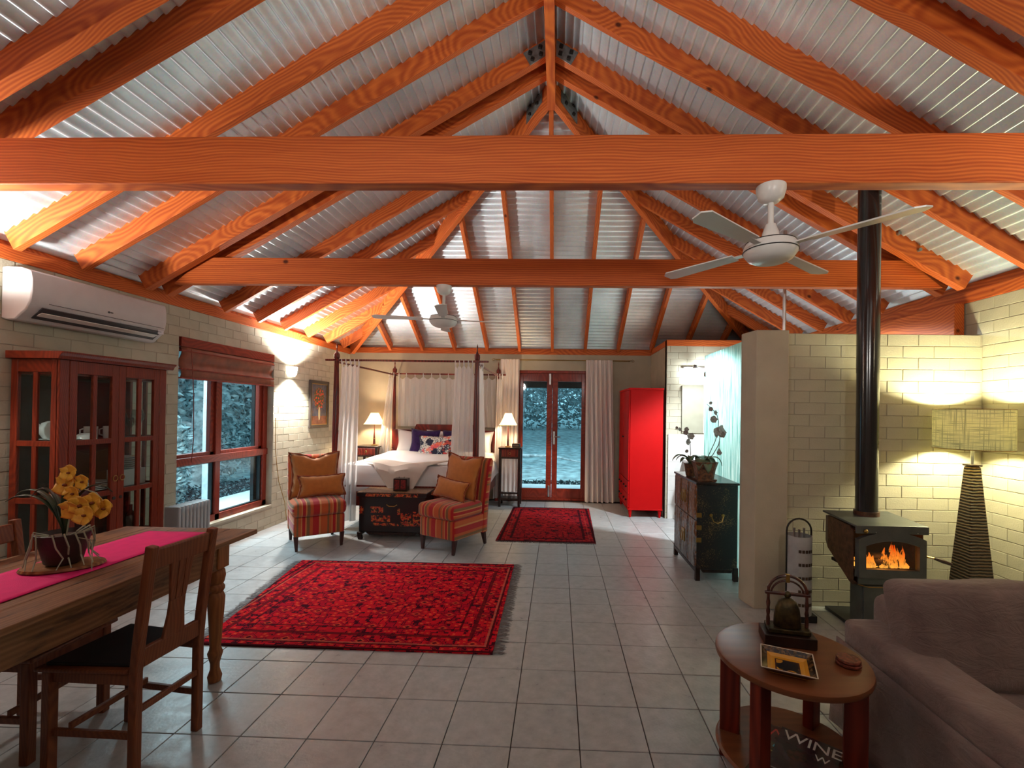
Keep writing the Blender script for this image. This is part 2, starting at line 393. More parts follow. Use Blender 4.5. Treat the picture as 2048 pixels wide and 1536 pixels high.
# steel gusset plates with bolts: on the ridge of the second truss and on the hips
def plate(pts, n, off=0.006):
    P = [Vector(p) for p in pts]; n = Vector(n).normalized()
    o = MB().add([p + n*off for p in P] + [p for p in P], [(0,1,2,3),(7,6,5,4),(0,4,5,1),(1,5,6,2),(2,6,7,3),(3,7,4,0)]).build('steel_plate', GALV, roof)
    for a, b in ((0.25, 0.28), (0.75, 0.28), (0.25, 0.75), (0.75, 0.75)):
        q = (P[0]*(1-a) + P[1]*a)*(1-b) + (P[3]*(1-a) + P[2]*a)*b
        MB().bar(q, q + n*0.022, 0.03, 0.03, (0.3, 0.2, 1)).build('bolt', IRON, o, bevel=0.004)
for sd in (-1, 1):
    f = lambda dx, z: (XR + sd*dx, 1.689, z)
    pts = [f(0.225, 4.40), f(0.045, 4.505), f(0.045, 4.375), f(0.165, 4.30)]
    plate(pts if sd < 0 else pts[::-1], (0, -1, 0))
    d = Vector((sd, 1, -T30)).normalized(); nrm = Vector((-sd*-1.0, -1, 0)).normalized()
    nrm = Vector((sd*1.0, -1.0, 0)).normalized()*1.0
    nrm = Vector((sd, -1, 0)).normalized()
    base = Vector((XR, YH, ZB)) + nrm*0.0305
    g = lambda t, h: tuple(base + d*t + Vector((0, 0, h)))
    pts = [g(0.10, 0.22), g(0.10, 0.02), g(0.34, 0.0), g(0.34, 0.16)]
    plate(pts, nrm)
for x, z in ((3.02, 2.80), (2.86, 2.93)):
    MB().tube([(x, 1.69, z), (x, 1.667, z)], 0.014, 8).build('bolt', GALV, roof, smooth=True)
# corrugated sheets: corrugations run level, parallel to the eaves
OFFN = D + 0.0155
def corr(name, kind):
    P = 0.0762; A = 0.0135; n = int(4.45/P)*10; vs = []; fs = []
    for i in range(n + 1):
        s_ = i*P/10; h = A*math.cos(2*math.pi*s_/P)
        run = s_*C30 - (OFFN + h)*S30; zz = ZB - s_*S30 + (OFFN + h)*C30
        # point measured outward from the ridge line
        run_c = max(run, 0.0)
        if kind == 'L': vs += [(XR - run, -3.3, zz), (XR - run, YH + run, zz)]
        if kind == 'R': vs += [(XR + run, -3.3, zz), (XR + run, YH + run, zz)]
        if kind == 'E': vs += [(XR - run, YH + run, zz), (XR + run, YH + run, zz)]
    for i in range(n): fs.append((2*i, 2*i+1, 2*i+3, 2*i+2))
    o = MB().add(vs, fs).build('roof_sheet', SHEET, roof, smooth=80, solid=0.0015)
    return o
for k in 'LRE': corr('roof_sheet', k)
# wall plates and blocking boards under the sheets
MB().box(XL-0.20, XL+0.004, -3.2, YF+0.2, 2.40, 2.49).build('wall_plate', PINE_Y, roof, bevel=0.003)
MB().box(XRT-0.004, XRT+0.2, -3.2, YF+0.2, 2.40, 2.49).build('wall_plate', PINE_Y, roof, bevel=0.003)
MB().box(XL-0.2, XRT+0.2, YF-0.004, YF+0.2, 2.43, 2.52).build('wall_plate', PINE, roof, bevel=0.003)
MB().box(XL-0.10, XL-0.06, -3.2, YF+0.05, 2.49, 2.655).build('blocking_board', PINE_Y, roof)
MB().box(XRT+0.06, XRT+0.10, -3.2, YF+0.05, 2.49, 2.655).build('blocking_board', PINE_Y, roof)
MB().box(XL, XRT, YF+0.06, YF+0.10, 2.52, 2.66).build('blocking_board', PINE, roof)
MB().box(1.71, 1.80, 4.50, YF, 2.435, 2.52).build('wall_plate', PINE_Y, roof, bevel=0.003)
MB().box(1.71, XRT, 4.49, 4.58, 2.435, 2.52).build('wall_plate', PINE, roof, bevel=0.003)
MB().box(XRT-0.09, XRT-0.012, 1.76, 4.45, 2.10, 2.40).build('lintel_beam', PINE_Y, roof, bevel=0.004)
MB().box(1.70, 1.73, 5.59, 5.615, 2.47, 2.52).build('sensor_box', WHITE, roof)

# ================================================================== STRUCTURE: floor
floor = MB().box(-3.6, 3.7, -3.3, 5.85, -0.12, -0.009).build('floor', GROUT, kind='structure')
TT = 0.305; tiles = []
tile_me = MB().box(-TT/2+0.0022, TT/2-0.0022, -TT/2+0.0022, TT/2-0.0022, -0.011, 0).mesh('tile'); tile_me.materials.append(TILE)
camv = cam.matrix_world.translation
def px(p):
    q = Vector(p) - camv; d = q.dot(fw)
    return (1085.2 + _f*q.dot(rt)/d, 816.8 - _f*q.dot(up)/d, d) if d > 0.2 else (-1e4, -1e4, 1)
rest = MB(); cand = []
for i in range(-11, 12):
    for j in range(-9, 19):
        x, y = (i + 0.5)*TT, (j + 0.5)*TT
        if x < XL - 0.1 or x > XRT + 0.1 or y > YF: continue
        u, v, d = px((x, y, 0)); vis = -120 < u < 2150 and v < 1720 and not (x > 1.75 and y > 1.6) and not (x > 1.85 and y < 0.3) and not (x < -2.2 and y > 3.6) and not (-2.5 < x < -0.8 and y > 3.7)
        cand.append((0 if vis else 1, d, x, y))
cand.sort()
for n, (h, d, x, y) in enumerate(cand):
    if n < 300 and h == 0:
        o = bpy.data.objects.new('tile', tile_me); COL.objects.link(o); o.parent = floor; o.location = (x, y, random.uniform(-0.0006, 0.0006))
        md = o.modifiers.new('bevel', 'BEVEL'); md.width = 0.0018; md.segments = 1
    else: rest.box(x-TT/2+0.0022, x+TT/2-0.0022, y-TT/2+0.0022, y+TT/2-0.0022, -0.011, 0)
tag(rest.build('tile', TILE, floor), kind='stuff')

# ================================================================== STRUCTURE: walls
BL, BH, BG = 0.235, 0.0905, 0.0045
def brick_wall(parent, axis, pos, out, a0, a1, z0, z1, holes=(), limit=300, hide=(), mat=PAINT, rot=0, proud=0.004, shift=0.0):
    """bricks lie in the plane axis=pos, face pushed 'out' (+1/-1) towards the room"""
    me = {}; rest = MB(); lst = []
    nrow = int(math.ceil((z1 - z0)/BH))
    for r in range(nrow):
        za = z1 - (r + 1)*BH; zt = za + BH
        off = (0 if r % 2 else BL/2) + shift
        k0 = int((a0 - off)/BL) - 1
        a = off + k0*BL
        while a < a1:
            s0, s1 = max(a, a0), min(a + BL, a1); lo, hi = max(za, z0), zt
            segs = [(s0, s1)]
            for h0, h1, hz0, hz1 in holes:
                if hi - 0.02 > hz0 and lo + 0.02 < hz1:
                    nw = []
                    for q0, q1 in segs:
                        if q1 <= h0 or q0 >= h1: nw.append((q0, q1)); continue
                        if q0 < h0: nw.append((q0, h0))
                        if q1 > h1: nw.append((h1, q1))
                    segs = nw
            for q0, q1 in segs:
                if q1 - q0 > 0.03: lst.append((q0, q1, lo, hi))
            a += BL
    def key(b):
        c = ((b[0]+b[1])/2, (b[2]+b[3])/2); p = (pos, c[0], c[1]) if axis == 'x' else (c[0], pos, c[1])
        u, v, d = px(p); hid = not (-30 < u < 2080 and -30 < v < 1560) or any(h[0] < c[0] < h[1] and h[2] < c[1] < h[3] for h in hide)
        return (1 if hid else 0, d)
    lst.sort(key=key)
    for n, b in enumerate(lst):
        w, h = round(b[1]-b[0]-BG, 4), round(b[3]-b[2]-BG, 4)
        if w <= 0 or h <= 0.01: continue
        c = ((b[0]+b[1])/2, (b[2]+b[3])/2); pr = proud + random.uniform(-0.0012, 0.0014)
        if n < limit and key(b)[0] == 0:
            kk = (w, h)
            if kk not in me:
                q = MB().box(-w/2, w/2, -0.01, 0.01, -h/2, h/2) if axis == 'y' else MB().box(-0.01, 0.01, -w/2, w/2, -h/2, h/2)
                me[kk] = q.mesh('brick'); me[kk].materials.append(mat)
            o = bpy.data.objects.new('brick', me[kk]); COL.objects.link(o); o.parent = parent
            pp = pos + out*(pr - 0.01)
            o.location = (pp, c[0], c[1]) if axis == 'x' else (c[0], pp, c[1])
            o.rotation_euler = (random.uniform(-.004, .004),)*3
            md = o.modifiers.new('bevel', 'BEVEL'); md.width = 0.002; md.segments = 1
        else:
            f0, f1 = sorted((pos - out*0.01, pos + out*pr))
            if axis == 'x': rest.box(f0, f1, c[0]-w/2, c[0]+w/2, c[1]-h/2, c[1]+h/2)
            else: rest.box(c[0]-w/2, c[0]+w/2, f0, f1, c[1]-h/2, c[1]+h/2)
    if rest.v: tag(rest.build('brick', mat, parent), kind='stuff')
# left wall with window opening
wy0, wy1, wz0, wz1 = 2.12, 3.545, 0.275, 2.135
wx0, wx1 = XL - 0.22, XL - 0.006
wl = MB().box(wx0, wx1, -3.2, wy0, 0, 2.40).box(wx0, wx1, wy1, YF, 0, 2.40).box(wx0, wx1, wy0, wy1, 0, wz0).box(wx0, wx1, wy0, wy1, wz1, 2.40).build('wall_left', MORTAR, kind='structure')
brick_wall(wl, 'x', XL - 0.006, 1, 0.45, YF, 0, 2.40, holes=[(wy0, wy1, wz0, wz1)], hide=[(0.80, 1.58, 0, 1.8), (0.4, 2.0, 0, 0.7)])
# far wall with door opening
dx0, dx1, dz1 = -0.535, 0.715, 2.165
wf = MB().box(-3.56, dx0, YF, YF+0.2, 0, 2.435).box(dx1, 3.65, YF, YF+0.2, 0, 2.435).box(dx0, dx1, YF, YF+0.2, dz1, 2.435).build('wall_far', RENDER, kind='structure')
# right wall
wr = MB().box(XRT+0.006, XRT+0.22, -3.2, YF, 0, 2.40).build('wall_right', MORTAR, kind='structure')
brick_wall(wr, 'x', XRT + 0.006, -1, 0.3, 1.86, 0, 2.40, limit=150)
# stove wall (partition) and its thicker end pier
ws = MB().box(1.93, XRT, 1.616, 1.74, 0, 2.12).build('wall_partition', MORTAR, kind='structure')
brick_wall(ws, 'y', 1.616, -1, 1.93, XRT, 0, 2.12, shift=0.03)
MB().prism([(1.665, 1.70), (1.672, 1.655), (1.70, 1.53), (1.945, 1.53), (1.945, 1.74), (1.665, 1.74)], 'z', 0, 2.13).build('wall_pier', RENDER, kind='structure', bevel=0.006)
# bathroom return walls
MB().box(1.715, 1.79, 4.52, YF, 0, 2.435).build('wall_return', RENDER, kind='structure')
wb = MB().box(1.715, XRT, 4.506, 4.60, 0, 2.435).build('wall_bathroom', MORTAR, kind='structure')
brick_wall(wb, 'y', 4.506, -1, 1.715, 2.75, 0, 2.435, limit=140, hide=[(1.9, 3.4, 0, 1.2)])
MB().box(-3.56, 3.65, -3.4, -3.2, 0, 4.7).build('wall_back', RENDER, kind='structure')
MB().tube([(2.16, 2.06, 2.0), (2.16, 2.06, 3.1)], 0.015, 8).build('trim_1', STEEL, kind='structure', smooth=True)

# ---- window
win = thing('window_1', kind='structure')
fx0, fx1 = XL - 0.15, XL - 0.075
def fr(y0, y1, z0, z1, ax='y', n='window_frame', m=None, a=fx0, b=fx1): return MB().box(a, b, y0, y1, z0, z1).build(n, m or (JARRAH_Y if ax == 'y' else JARRAH), win, bevel=0.004)
fr(wy0, wy1, wz0, wz0+0.07); fr(wy0, wy1, wz1-0.09, wz1); fr(wy0, wy0+0.06, wz0, wz1, 'z'); fr(wy1-0.075, wy1, wz0, wz1, 'z')
ym = 2.73
fr(ym-0.035, ym+0.035, wz0, wz1, 'z', 'mullion'); fr(wy0, wy1, 0.90, 0.975, 'y', 'transom', b=fx1+0.012)
for y0, y1 in ((wy0+0.06, ym-0.035), (ym+0.035, wy1-0.075)):
    for z0, z1 in ((wz0+0.07, 0.90), (0.975, wz1-0.09)):
        s = 0.035 if z0 > 0.9 else 0.012
        MB().box(fx0+0.01, fx1-0.02, y0, y0+s, z0, z1).box(fx0+0.01, fx1-0.02, y1-s*1.6, y1, z0, z1).box(fx0+0.01, fx1-0.02, y0, y1, z0, z0+s).box(fx0+0.01, fx1-0.02, y0, y1, z1-s, z1).build('sash', JARRAH if z0 > 0.9 else BLACK, win, bevel=0.003)
        MB().box(fx0+0.03, fx0+0.036, y0+s*0.8, y1-s*0.8, z0+s*0.8, z1-s*0.8).build('pane', GLASS, win)
MB().box(XL-0.075, XL+0.006, wy0, wy1, wz0-0.02, wz0+0.004).build('window_sill', RENDER, win)
MB().box(fx0-0.04, fx0, wy1-0.13, wy1, wz0, wz1).build('window_reveal', BLACK, win)
# bamboo roman blind
BAMB = plain('bamboo_blind', (0.22, 0.05, 0.02), 0.5, var=0.2, scale=10, bstr=0.2, bscale=120)
bl = thing('roman_blind', 'rolled-up reddish bamboo roman blind across the top of the left window', 'blind', (XL-0.02, 2.83, 1.8))
MB().box(-0.035, 0.03, -0.70, 0.705, 0.24, 0.33).build('headrail', JARRAH_Y, bl, bevel=0.004)
MB().grid(lambda u, v: (0.012 + 0.02*math.sin(v*math.pi*3.0)*0.8, -0.69 + 1.385*u, 0.24 - 0.30*v + 0.004*math.sin(u*30)), 20, 24).build('bamboo_panel', BAMB, bl, smooth=True, solid=0.012)
for z in (0.20, 0.03, -0.055): MB().box(0.0, 0.035, -0.70, 0.70, z-0.008, z+0.008).build('batten', JARRAH_Y, bl, bevel=0.003)
MB().tube([(0.045, -0.60, 0.22), (0.05, -0.57, -0.2), (0.05, -0.56, -0.62), (0.05, -0.58, -0.86)], 0.004, 5).build('pull_cord', JARRAH, bl, smooth=True)
# long cord hanging down the wall beside the window
MB().tube([(XL+0.012, 3.575, 1.35), (XL+0.012, 3.58, 0.95), (XL+0.013, 3.66, 0.55), (XL+0.013, 3.80, 0.25), (XL+0.015, 3.84, 0.02)], 0.004, 5).build('lamp_cable', BRASS, smooth=True, label='thin brown cable running down the left wall beside the window', cat='cable')

# ---- french doors
def door_leaf(name, x0, x1, hinge_left, lock):
    d = thing(name, kind='structure'); y0, y1 = YF+0.05, YF+0.095; st = 0.09
    MB().box(x0, x0+st, y0, y1, 0.03, 2.12).build('stile', JARRAH, d, bevel=0.004); MB().box(x1-st, x1, y0, y1, 0.03, 2.12).build('stile', JARRAH, d, bevel=0.004)
    MB().box(x0+st, x1-st, y0, y1, 0.03, 0.19).build('rail', PINE if 0 else JARRAH, d, bevel=0.004); MB().box(x0+st, x1-st, y0, y1, 1.985, 2.12).build('rail', JARRAH, d, bevel=0.004)
    MB().box(x0+st-0.005, x1-st+0.005, y0+0.018, y0+0.024, 0.185, 1.99).build('pane', GLASS, d)
    if lock:
        MB().box(x0+0.018, x0+0.052, y0-0.008, y0, 0.93, 1.15).build('lock_plate', STEEL, d, bevel=0.004)
        MB().tube([(x0+0.035, y0-0.01, 1.06), (x0+0.035, y0-0.05, 1.06), (x0+0.14, y0-0.055, 1.06)], 0.009, 8).build('lever_handle', STEEL, d, smooth=True)
    else:
        for z0, z1 in ((1.93, 2.12), (0.05, 0.24)): MB().box(x1-0.055, x1-0.022, y0-0.012, y0, z0, z1).build('flush_bolt', STEEL, d, bevel=0.006)
door_leaf('door_1', dx0+0.045, 0.088, True, False); door_leaf('door_2', 0.094, dx1-0.045, False, True)
t1 = thing('trim_2', kind='structure')
MB().box(dx0, dx0+0.045, YF+0.01, YF+0.13, 0, dz1).build('door_jamb', JARRAH, t1, bevel=0.003); MB().box(dx1-0.045, dx1, YF+0.01, YF+0.13, 0, dz1).build('door_jamb', JARRAH, t1, bevel=0.003)
MB().box(dx0, dx1, YF+0.01, YF+0.13, 2.12, dz1).build('door_head', JARRAH, t1, bevel=0.003); MB().box(dx0, dx1, YF+0.0, YF+0.15, 0.0, 0.03).build('threshold', JARRAH, t1, bevel=0.003)

# ================================================================== OUTSIDE
PAVE = plain('pale_concrete', (0.70, 0.76, 0.78), 0.8, var=0.06, scale=3)
BARK = plain('pale_bark', (0.62, 0.66, 0.66), 0.9, var=0.3, scale=8, bstr=0.6, bscale=20)
LEAF = plain('grey_green_foliage', (0.34, 0.46, 0.47), 0.7, var=0.35, scale=5)
GRASS = plain('dry_grass', (0.45, 0.55, 0.55), 0.9, var=0.3, scale=4, bstr=1.0, bscale=30)
LITTER = plain('leaf_litter', (0.09, 0.11, 0.12), 0.9, var=0.35, scale=16)
MB().grid(lambda u, v: (-60 + 120*u, -30 + 110*v, -0.26 + (0.9*max(0, (-30+110*v-11)/20) if v > 0.3 else 0) + 0.05*math.sin(u*90)*math.cos(v*77)), 60, 55).build('ground', GRASS, kind='structure', smooth=True)
MB().box(-5.35, -3.56, -3.4, 7.45, -0.2, -0.02).box(-3.56, 4.5, 5.86, 7.45, -0.2, -0.02).build('verandah_floor', PAVE, kind='structure')
for n_, (x, y) in enumerate(((-5.15, 4.81), (1.9, 7.25))):
    MB().box(x-0.05, x+0.05, y-0.05, y+0.05, -0.02, 2.6).build('verandah_post', plain('grey_post', (0.35, 0.40, 0.42), 0.6), label='slim grey verandah post outside the ' + ('left window' if n_ == 0 else 'glass doors at the right'), cat='post', bevel=0.004)
def cloud_leaves(n, c, r, s, seed, flat=1.0):
    rnd = random.Random(seed); b = MB()
    for _ in range(n):
        while True:
            p = Vector((rnd.uniform(-1, 1), rnd.uniform(-1, 1), rnd.uniform(-1, 1)))
            if 0.25 < p.length < 1: break
        q = Vector((c[0] + p.x*r[0], c[1] + p.y*r[1], c[2] + p.z*r[2]))
        M_ = Euler((rnd.uniform(0, 6), rnd.uniform(0, 6), rnd.uniform(0, 6))).to_matrix(); k = s*rnd.uniform(0.6, 1.3)
        b.add([q + M_ @ Vector(v) for v in ((-k*.35, 0, 0), (0, -k, 0.1*k), (k*.35, 0, 0), (0, k, 0.1*k))], [(0, 1, 2, 3)])
    return b
def gum(loc, h, r, lean, seed, label, crown=2.0, n=2600):
    g = thing('gum_tree', label, 'tree', (loc[0], loc[1], -0.26), group='trees outside'); rnd = random.Random(seed)
    top = Vector((lean[0], lean[1], h)); MB().tube([(0, 0, -0.1), (lean[0]*.3, lean[1]*.3, h*.4), top], [r, r*.8, r*.45], 10).build('trunk', BARK, g, smooth=True)
    for k in range(5):
        a = rnd.uniform(0, 6.28); z0 = h*rnd.uniform(.25, .8); p0 = Vector((lean[0], lean[1], 0))*(z0/h) + Vector((0, 0, z0))
        p1 = p0 + Vector((math.cos(a), math.sin(a), rnd.uniform(0.3, 0.9)))*rnd.uniform(.8, 1.6)
        MB().tube([p0, (p0+p1)/2 + Vector((0, 0, .15)), p1], [r*.3, r*.2, r*.08], 6).build('branch', BARK, g, smooth=True)
    tag(cloud_leaves(n, (lean[0], lean[1], h*0.85), (crown, crown, h*.55), 0.11, seed).build('foliage', LEAF, g), kind='stuff')
gum((-7.55, 7.5), 4.4, 0.17, (0.25, 0.2), 3, 'thick pale-barked tree seen through the left half of the left window')
gum((-9.3, 8.6), 5.0, 0.13, (-.3, 0.3), 5, 'slender pale tree further back behind the left window', 2.6)
gum((-1.6, 18.5), 5.0, 0.2, (0.5, 0.2), 7, 'tangled tree seen through the left glass door', 2.6, 6000)
gum((2.6, 20.0), 5.5, 0.22, (-0.6, 0.3), 8, 'tangled tree seen through the right glass door', 2.8, 6000)
gum((-6.5, 15.0), 5.5, 0.22, (0.6, 0.3), 9, 'tree far behind the bed end of the house', 3.0, 2600)
gum((-12.5, 6.8), 5.5, 0.22, (0.6, 0.3), 10, 'bushy tree at the back of the left window view', 3.2, 7000)
for i, (x, y, r_, s_, lb) in enumerate(((1.22, 8.9, (0.42, 0.45, 1.25), 0.09, 'tall leafy shrub outside the right glass door'), (-7.9, 8.2, (1.4, 1.2, 1.0), 0.09, 'loose grey shrub outside the right half of the left window'),
                                     (-6.5, 5.4, (0.5, 0.6, 0.9), 0.06, 'wispy shrub in front of the thick pale tree'), (-10.5, 12.5, (3.0, 2.0, 2.2), 0.14, 'big dense bush at the back of the left window view'),
                                     (0.0, 26.0, (15.0, 2.2, 7.0), 0.2, 'dense dark scrub line behind the lawn'), (-13, 15, (5.5, 3.6, 5.0), 0.15, 'dense scrub behind the left window trees'))):
    g = thing('shrub', lb, 'shrub', (x, y, -0.26), group='shrubs outside')
    MB().tube([(0, 0, -0.05), (0.05, 0, r_[2]*.8)], [0.04, 0.02], 6).build('stem', BARK, g)
    tag(cloud_leaves(22000 if y > 14 else (6000 if y > 12 else 1800), (0, 0, r_[2]*0.9), r_, s_, 20+i).build('foliage', LEAF, g), kind='stuff')
tag(cloud_leaves(5200, (0.2, 8.1, -0.22), (2.4, 0.62, 0.16), 0.05, 40).build('ground_cover', plain('ground_cover_leaves', (0.10, 0.16, 0.17), 0.7, var=0.35, scale=9), label='low dark ground cover along the paving outside the glass doors', cat='plants'), kind='stuff')
tag(cloud_leaves(6000, (-6.6, 5.2, -0.24), (1.15, 3.8, 0.12), 0.05, 41).build('leaf_litter', LITTER, label='dark leaf litter beside the paving outside the left window', cat='leaf litter'), kind='stuff')
MB().tube([(-2.4, 12.6, -0.1), (-1.2, 12.2, 0.1), (0.0, 12.0, 0.12), (1.1, 12.1, -0.1)], [0.05, 0.06, 0.04, 0.02], 8).build('fallen_branch', BARK, smooth=True, label='pale fallen branch lying on the lawn beyond the glass doors', cat='branch')
vr = thing('verandah_roof', kind='structure')
MB().box(-3.6, 4.6, 7.36, 7.44, 1.965, 2.25).build('fascia_beam', plain('dark_fascia', (0.05, 0.055, 0.06), 0.7), vr)
MB().box(-3.6, 4.6, 5.82, 7.6, 2.40, 2.43).build('soffit', plain('dark_soffit', (0.03, 0.033, 0.036), 0.8), vr)
light('paving_fill_light', 'AREA', (-4.4, 3.4, 2.5), 300, (0.75, 0.92, 1.0), 1.2, (0, R(20), 0))  # unseen lamp added to brighten the paving outside the left window
light('lawn_fill_light', 'AREA', (0.2, 8.2, 4.2), 300, (0.75, 0.92, 1.0), 1.5, (R(25), 0, 0))  # unseen lamp added above the garden to brighten the lawn
# ================================================================== RUGS
def _rug(name, hx, hy, red, dark, acc, field, bands, scale):
    t = NT(name); c = t.coord(); x, y, z = t.sep(c)
    ex = t.math('SUBTRACT', hx, t.math('ABSOLUTE', x)); ey = t.math('SUBTRACT', hy, t.math('ABSOLUTE', y))
    e = t.math('MINIMUM', ex, ey)
    vo = t.n('ShaderNodeTexVoronoi', i_Vector=c, i_Scale=scale, distance='CHEBYCHEV')
    v2 = t.n('ShaderNodeTexVoronoi', i_Vector=t.mapp(c, rot=(0, 0, 0.78)), i_Scale=scale*1.7, feature='F1')
    base = t.ramp(vo.outputs['Distance'], [(0.0, acc), (0.16, acc), (0.2, red), (0.42, red), (0.46, dark), (0.6, field)], 'CONSTANT')
    b2 = t.ramp(v2.outputs['Distance'], [(0, (0,)*3), (0.16, (0,)*3), (0.2, (1,)*3), (0.34, (1,)*3), (0.38, (0,)*3)], 'CONSTANT')
    col = t.mix(t.math('MULTIPLY', b2, 0.55), base, red)
    # medallion rows
    gx = t.math('FRACT', t.math('MULTIPLY', x, 1/0.24)); gy = t.math('FRACT', t.math('MULTIPLY', y, 1/0.20))
    dd = t.math('ADD', t.math('ABSOLUTE', t.math('SUBTRACT', gx, 0.5)), t.math('ABSOLUTE', t.math('SUBTRACT', gy, 0.5)))
    md = t.ramp(dd, [(0, dark), (0.08, acc), (0.14, field), (0.22, dark), (0.25, red)], 'CONSTANT')
    col = t.mix(t.math('MULTIPLY', t.math('LESS_THAN', dd, 0.28), 0.8), col, md)
    for e0, e1, cc, f in bands:
        msk = t.math('MULTIPLY', t.math('GREATER_THAN', e, e0), t.math('LESS_THAN', e, e1))
        col = t.mix(t.math('MULTIPLY', msk, f), col, cc)
    col = t.mix(t.ramp(t.noise(c, 9, 3), [(0.3, (0.0,)*3), (0.75, (0.35,)*3)]), col, dark)
    t.pbr(col, 0.95, spec=0.05, bump=t.noise(c, 260, 2), bstr=0.4, bdist=0.004); return t.m
RUG1 = _rug('red_persian_rug', 1.0, 0.80, (0.60, 0.008, 0.018), (0.05, 0.004, 0.012), (0.72, 0.09, 0.03), (0.42, 0.005, 0.022),
            [(0.0, 0.02, (0.05, 0.004, 0.006), 1), (0.055, 0.07, (0.06, 0.005, 0.008), 0.9), (0.07, 0.085, (0.6, 0.2, 0.12), 0.5), (0.17, 0.20, (0.10, 0.006, 0.01), 0.85), (0.27, 0.285, (0.05, 0.004, 0.008), 0.8)], 24)
RUG2 = _rug('dark_red_rug', 0.56, 0.92, (0.26, 0.008, 0.012), (0.03, 0.005, 0.01), (0.34, 0.02, 0.02), (0.19, 0.006, 0.012),
            [(0.0, 0.03, (0.03, 0.003, 0.006), 1), (0.12, 0.15, (0.025, 0.004, 0.008), 0.9), (0.07, 0.08, (0.3, 0.05, 0.04), 0.6)], 20)
FRINGE = plain('grey_wool_fringe', (0.13, 0.11, 0.11), 0.95)
def rug(name, label, quad, mat, fringe):
    cx = sum(p[0] for p in quad)/4; cy_ = sum(p[1] for p in quad)/4
    t = thing(name, label, 'rug', (cx, cy_, 0.001))
    q = [Vector((p[0]-cx, p[1]-cy_, 0)) for p in quad]
    def P(u, v, z): 
        a = q[0].lerp(q[1], u); b = q[3].lerp(q[2], u); r = a.lerp(b, v); return (r.x, r.y, z + 0.0012*math.sin(u*21+v*9))
    b = MB(); b.grid(lambda u, v: P(u, v, 0.009), 40, 36); b.grid(lambda u, v: P(u, 1-v, 0.0), 4, 4)
    for k, (a_, c_) in enumerate(((q[0], q[1]), (q[1], q[2]), (q[2], q[3]), (q[3], q[0]))):
        b.grid(lambda u, v, a_=a_, c_=c_: (*(a_.lerp(c_, u).to_2d()), 0.009*(v)), 30, 1)
    b.build('pile', mat, t)
    for ends in fringe:
        f = MB(); a_, c_ = q[ends[0]], q[ends[1]]; L = (c_ - a_).length; n = int(L/0.007); out = ((a_ + c_)/2).normalized()
        ed = (c_-a_).normalized(); out = Vector((ed.y, -ed.x, 0)); 
        if out.dot((a_+c_)/2) < 0: out = -out
        for i in range(n):
            p = a_.lerp(c_, (i+0.5)/n); l = random.uniform(0.055, 0.085)*(1 if ends[2] else 0.5); w = random.uniform(-0.02, 0.02)
            p1 = p + out*l*0.5 + ed*w*0.5; p2 = p + out*l + ed*w
            f.add([(p.x, p.y, 0.006), (*(p + ed*0.006).to_2d(), 0.006), (*(p1 + ed*0.006).to_2d(), 0.007), (*(p2 + ed*0.004).to_2d(), 0.002), (*p2.to_2d(), 0.002), (*p1.to_2d(), 0.007)], [(0,1,2,5),(5,2,3,4)])
        tag(f.build('fringe', FRINGE, t), kind='stuff')
rug('persian_rug', 'large red persian rug with grey fringed ends in the middle of the room', [(-2.02, 0.755), (-0.187, 0.75), (-0.21, 2.37), (-2.26, 2.335)], RUG1, [(3, 0, True), (1, 2, True)])
rug('hall_rug', 'smaller dark red rug lying in front of the glass doors', [(-0.50, 3.17), (0.637, 3.153), (0.683, 4.99), (-0.472, 4.998)], RUG2, [(0, 1, False), (2, 3, False)])

# ================================================================== DINING
TX0, TX1, TY0, TY1, TZ = -2.37, -1.575, -1.30, 0.63, 0.76
dt = thing('dining_table', 'long old pine dining table with turned legs and a pink runner', 'table', ((TX0+TX1)/2, (TY0+TY1)/2, 0))
hw, hl = (TX1-TX0)/2, (TY1-TY0)/2
pw = 2*hw/5
for k in range(5): MB().box(-hw + k*pw + 0.0007, -hw + (k+1)*pw - 0.0007, -hl + random.uniform(0, 0.004), hl - random.uniform(0, 0.004), TZ-0.026, TZ).build('top_plank', OLDPINE, dt, bevel=0.003)
lx, ly = hw - 0.065, hl - 0.235
for sx in (-1, 1): MB().box(sx*lx-0.012+sx*0.018, sx*lx+0.012+sx*0.018, -ly, ly, TZ-0.155, TZ-0.026).build('apron', OLDPINE, dt, bevel=0.002)
for sy in (-1, 1): MB().box(-lx, lx, sy*(ly+0.018)-0.012, sy*(ly+0.018)+0.012, TZ-0.155, TZ-0.026).build('apron', OLDPINE, dt, bevel=0.002)
legprof = [(0.02, 0.0), (0.030, 0.004), (0.034, 0.03), (0.026, 0.055), (0.022, 0.07), (0.022, 0.10), (0.03, 0.13), (0.034, 0.145), (0.036, 0.155), (0.028, 0.175), (0.026, 0.19), (0.032, 0.30), (0.040, 0.42), (0.041, 0.455), (0.034, 0.475), (0.030, 0.48), (0.039, 0.497), (0.039, 0.512), (0.030, 0.525), (0.036, 0.535), (0.042, 0.57), (0.038, 0.60), (0.028, 0.607), (0.028, 0.612)]
for sx in (-1, 1):
    for sy in (-1, 1):
        l = MB().lathe(legprof, (sx*lx, sy*ly, 0), 22).build('leg', OLDPINE_Z, dt, smooth=50)
        MB().box(sx*lx-0.04, sx*lx+0.04, sy*ly-0.04, sy*ly+0.04, 0.612, TZ-0.026).build('leg_block', OLDPINE_Z, l, bevel=0.004)
PINK = plain('hot_pink_cloth', (0.70, 0.010, 0.16), 0.85, var=0.05, scale=20, bstr=0.2, bscale=400)
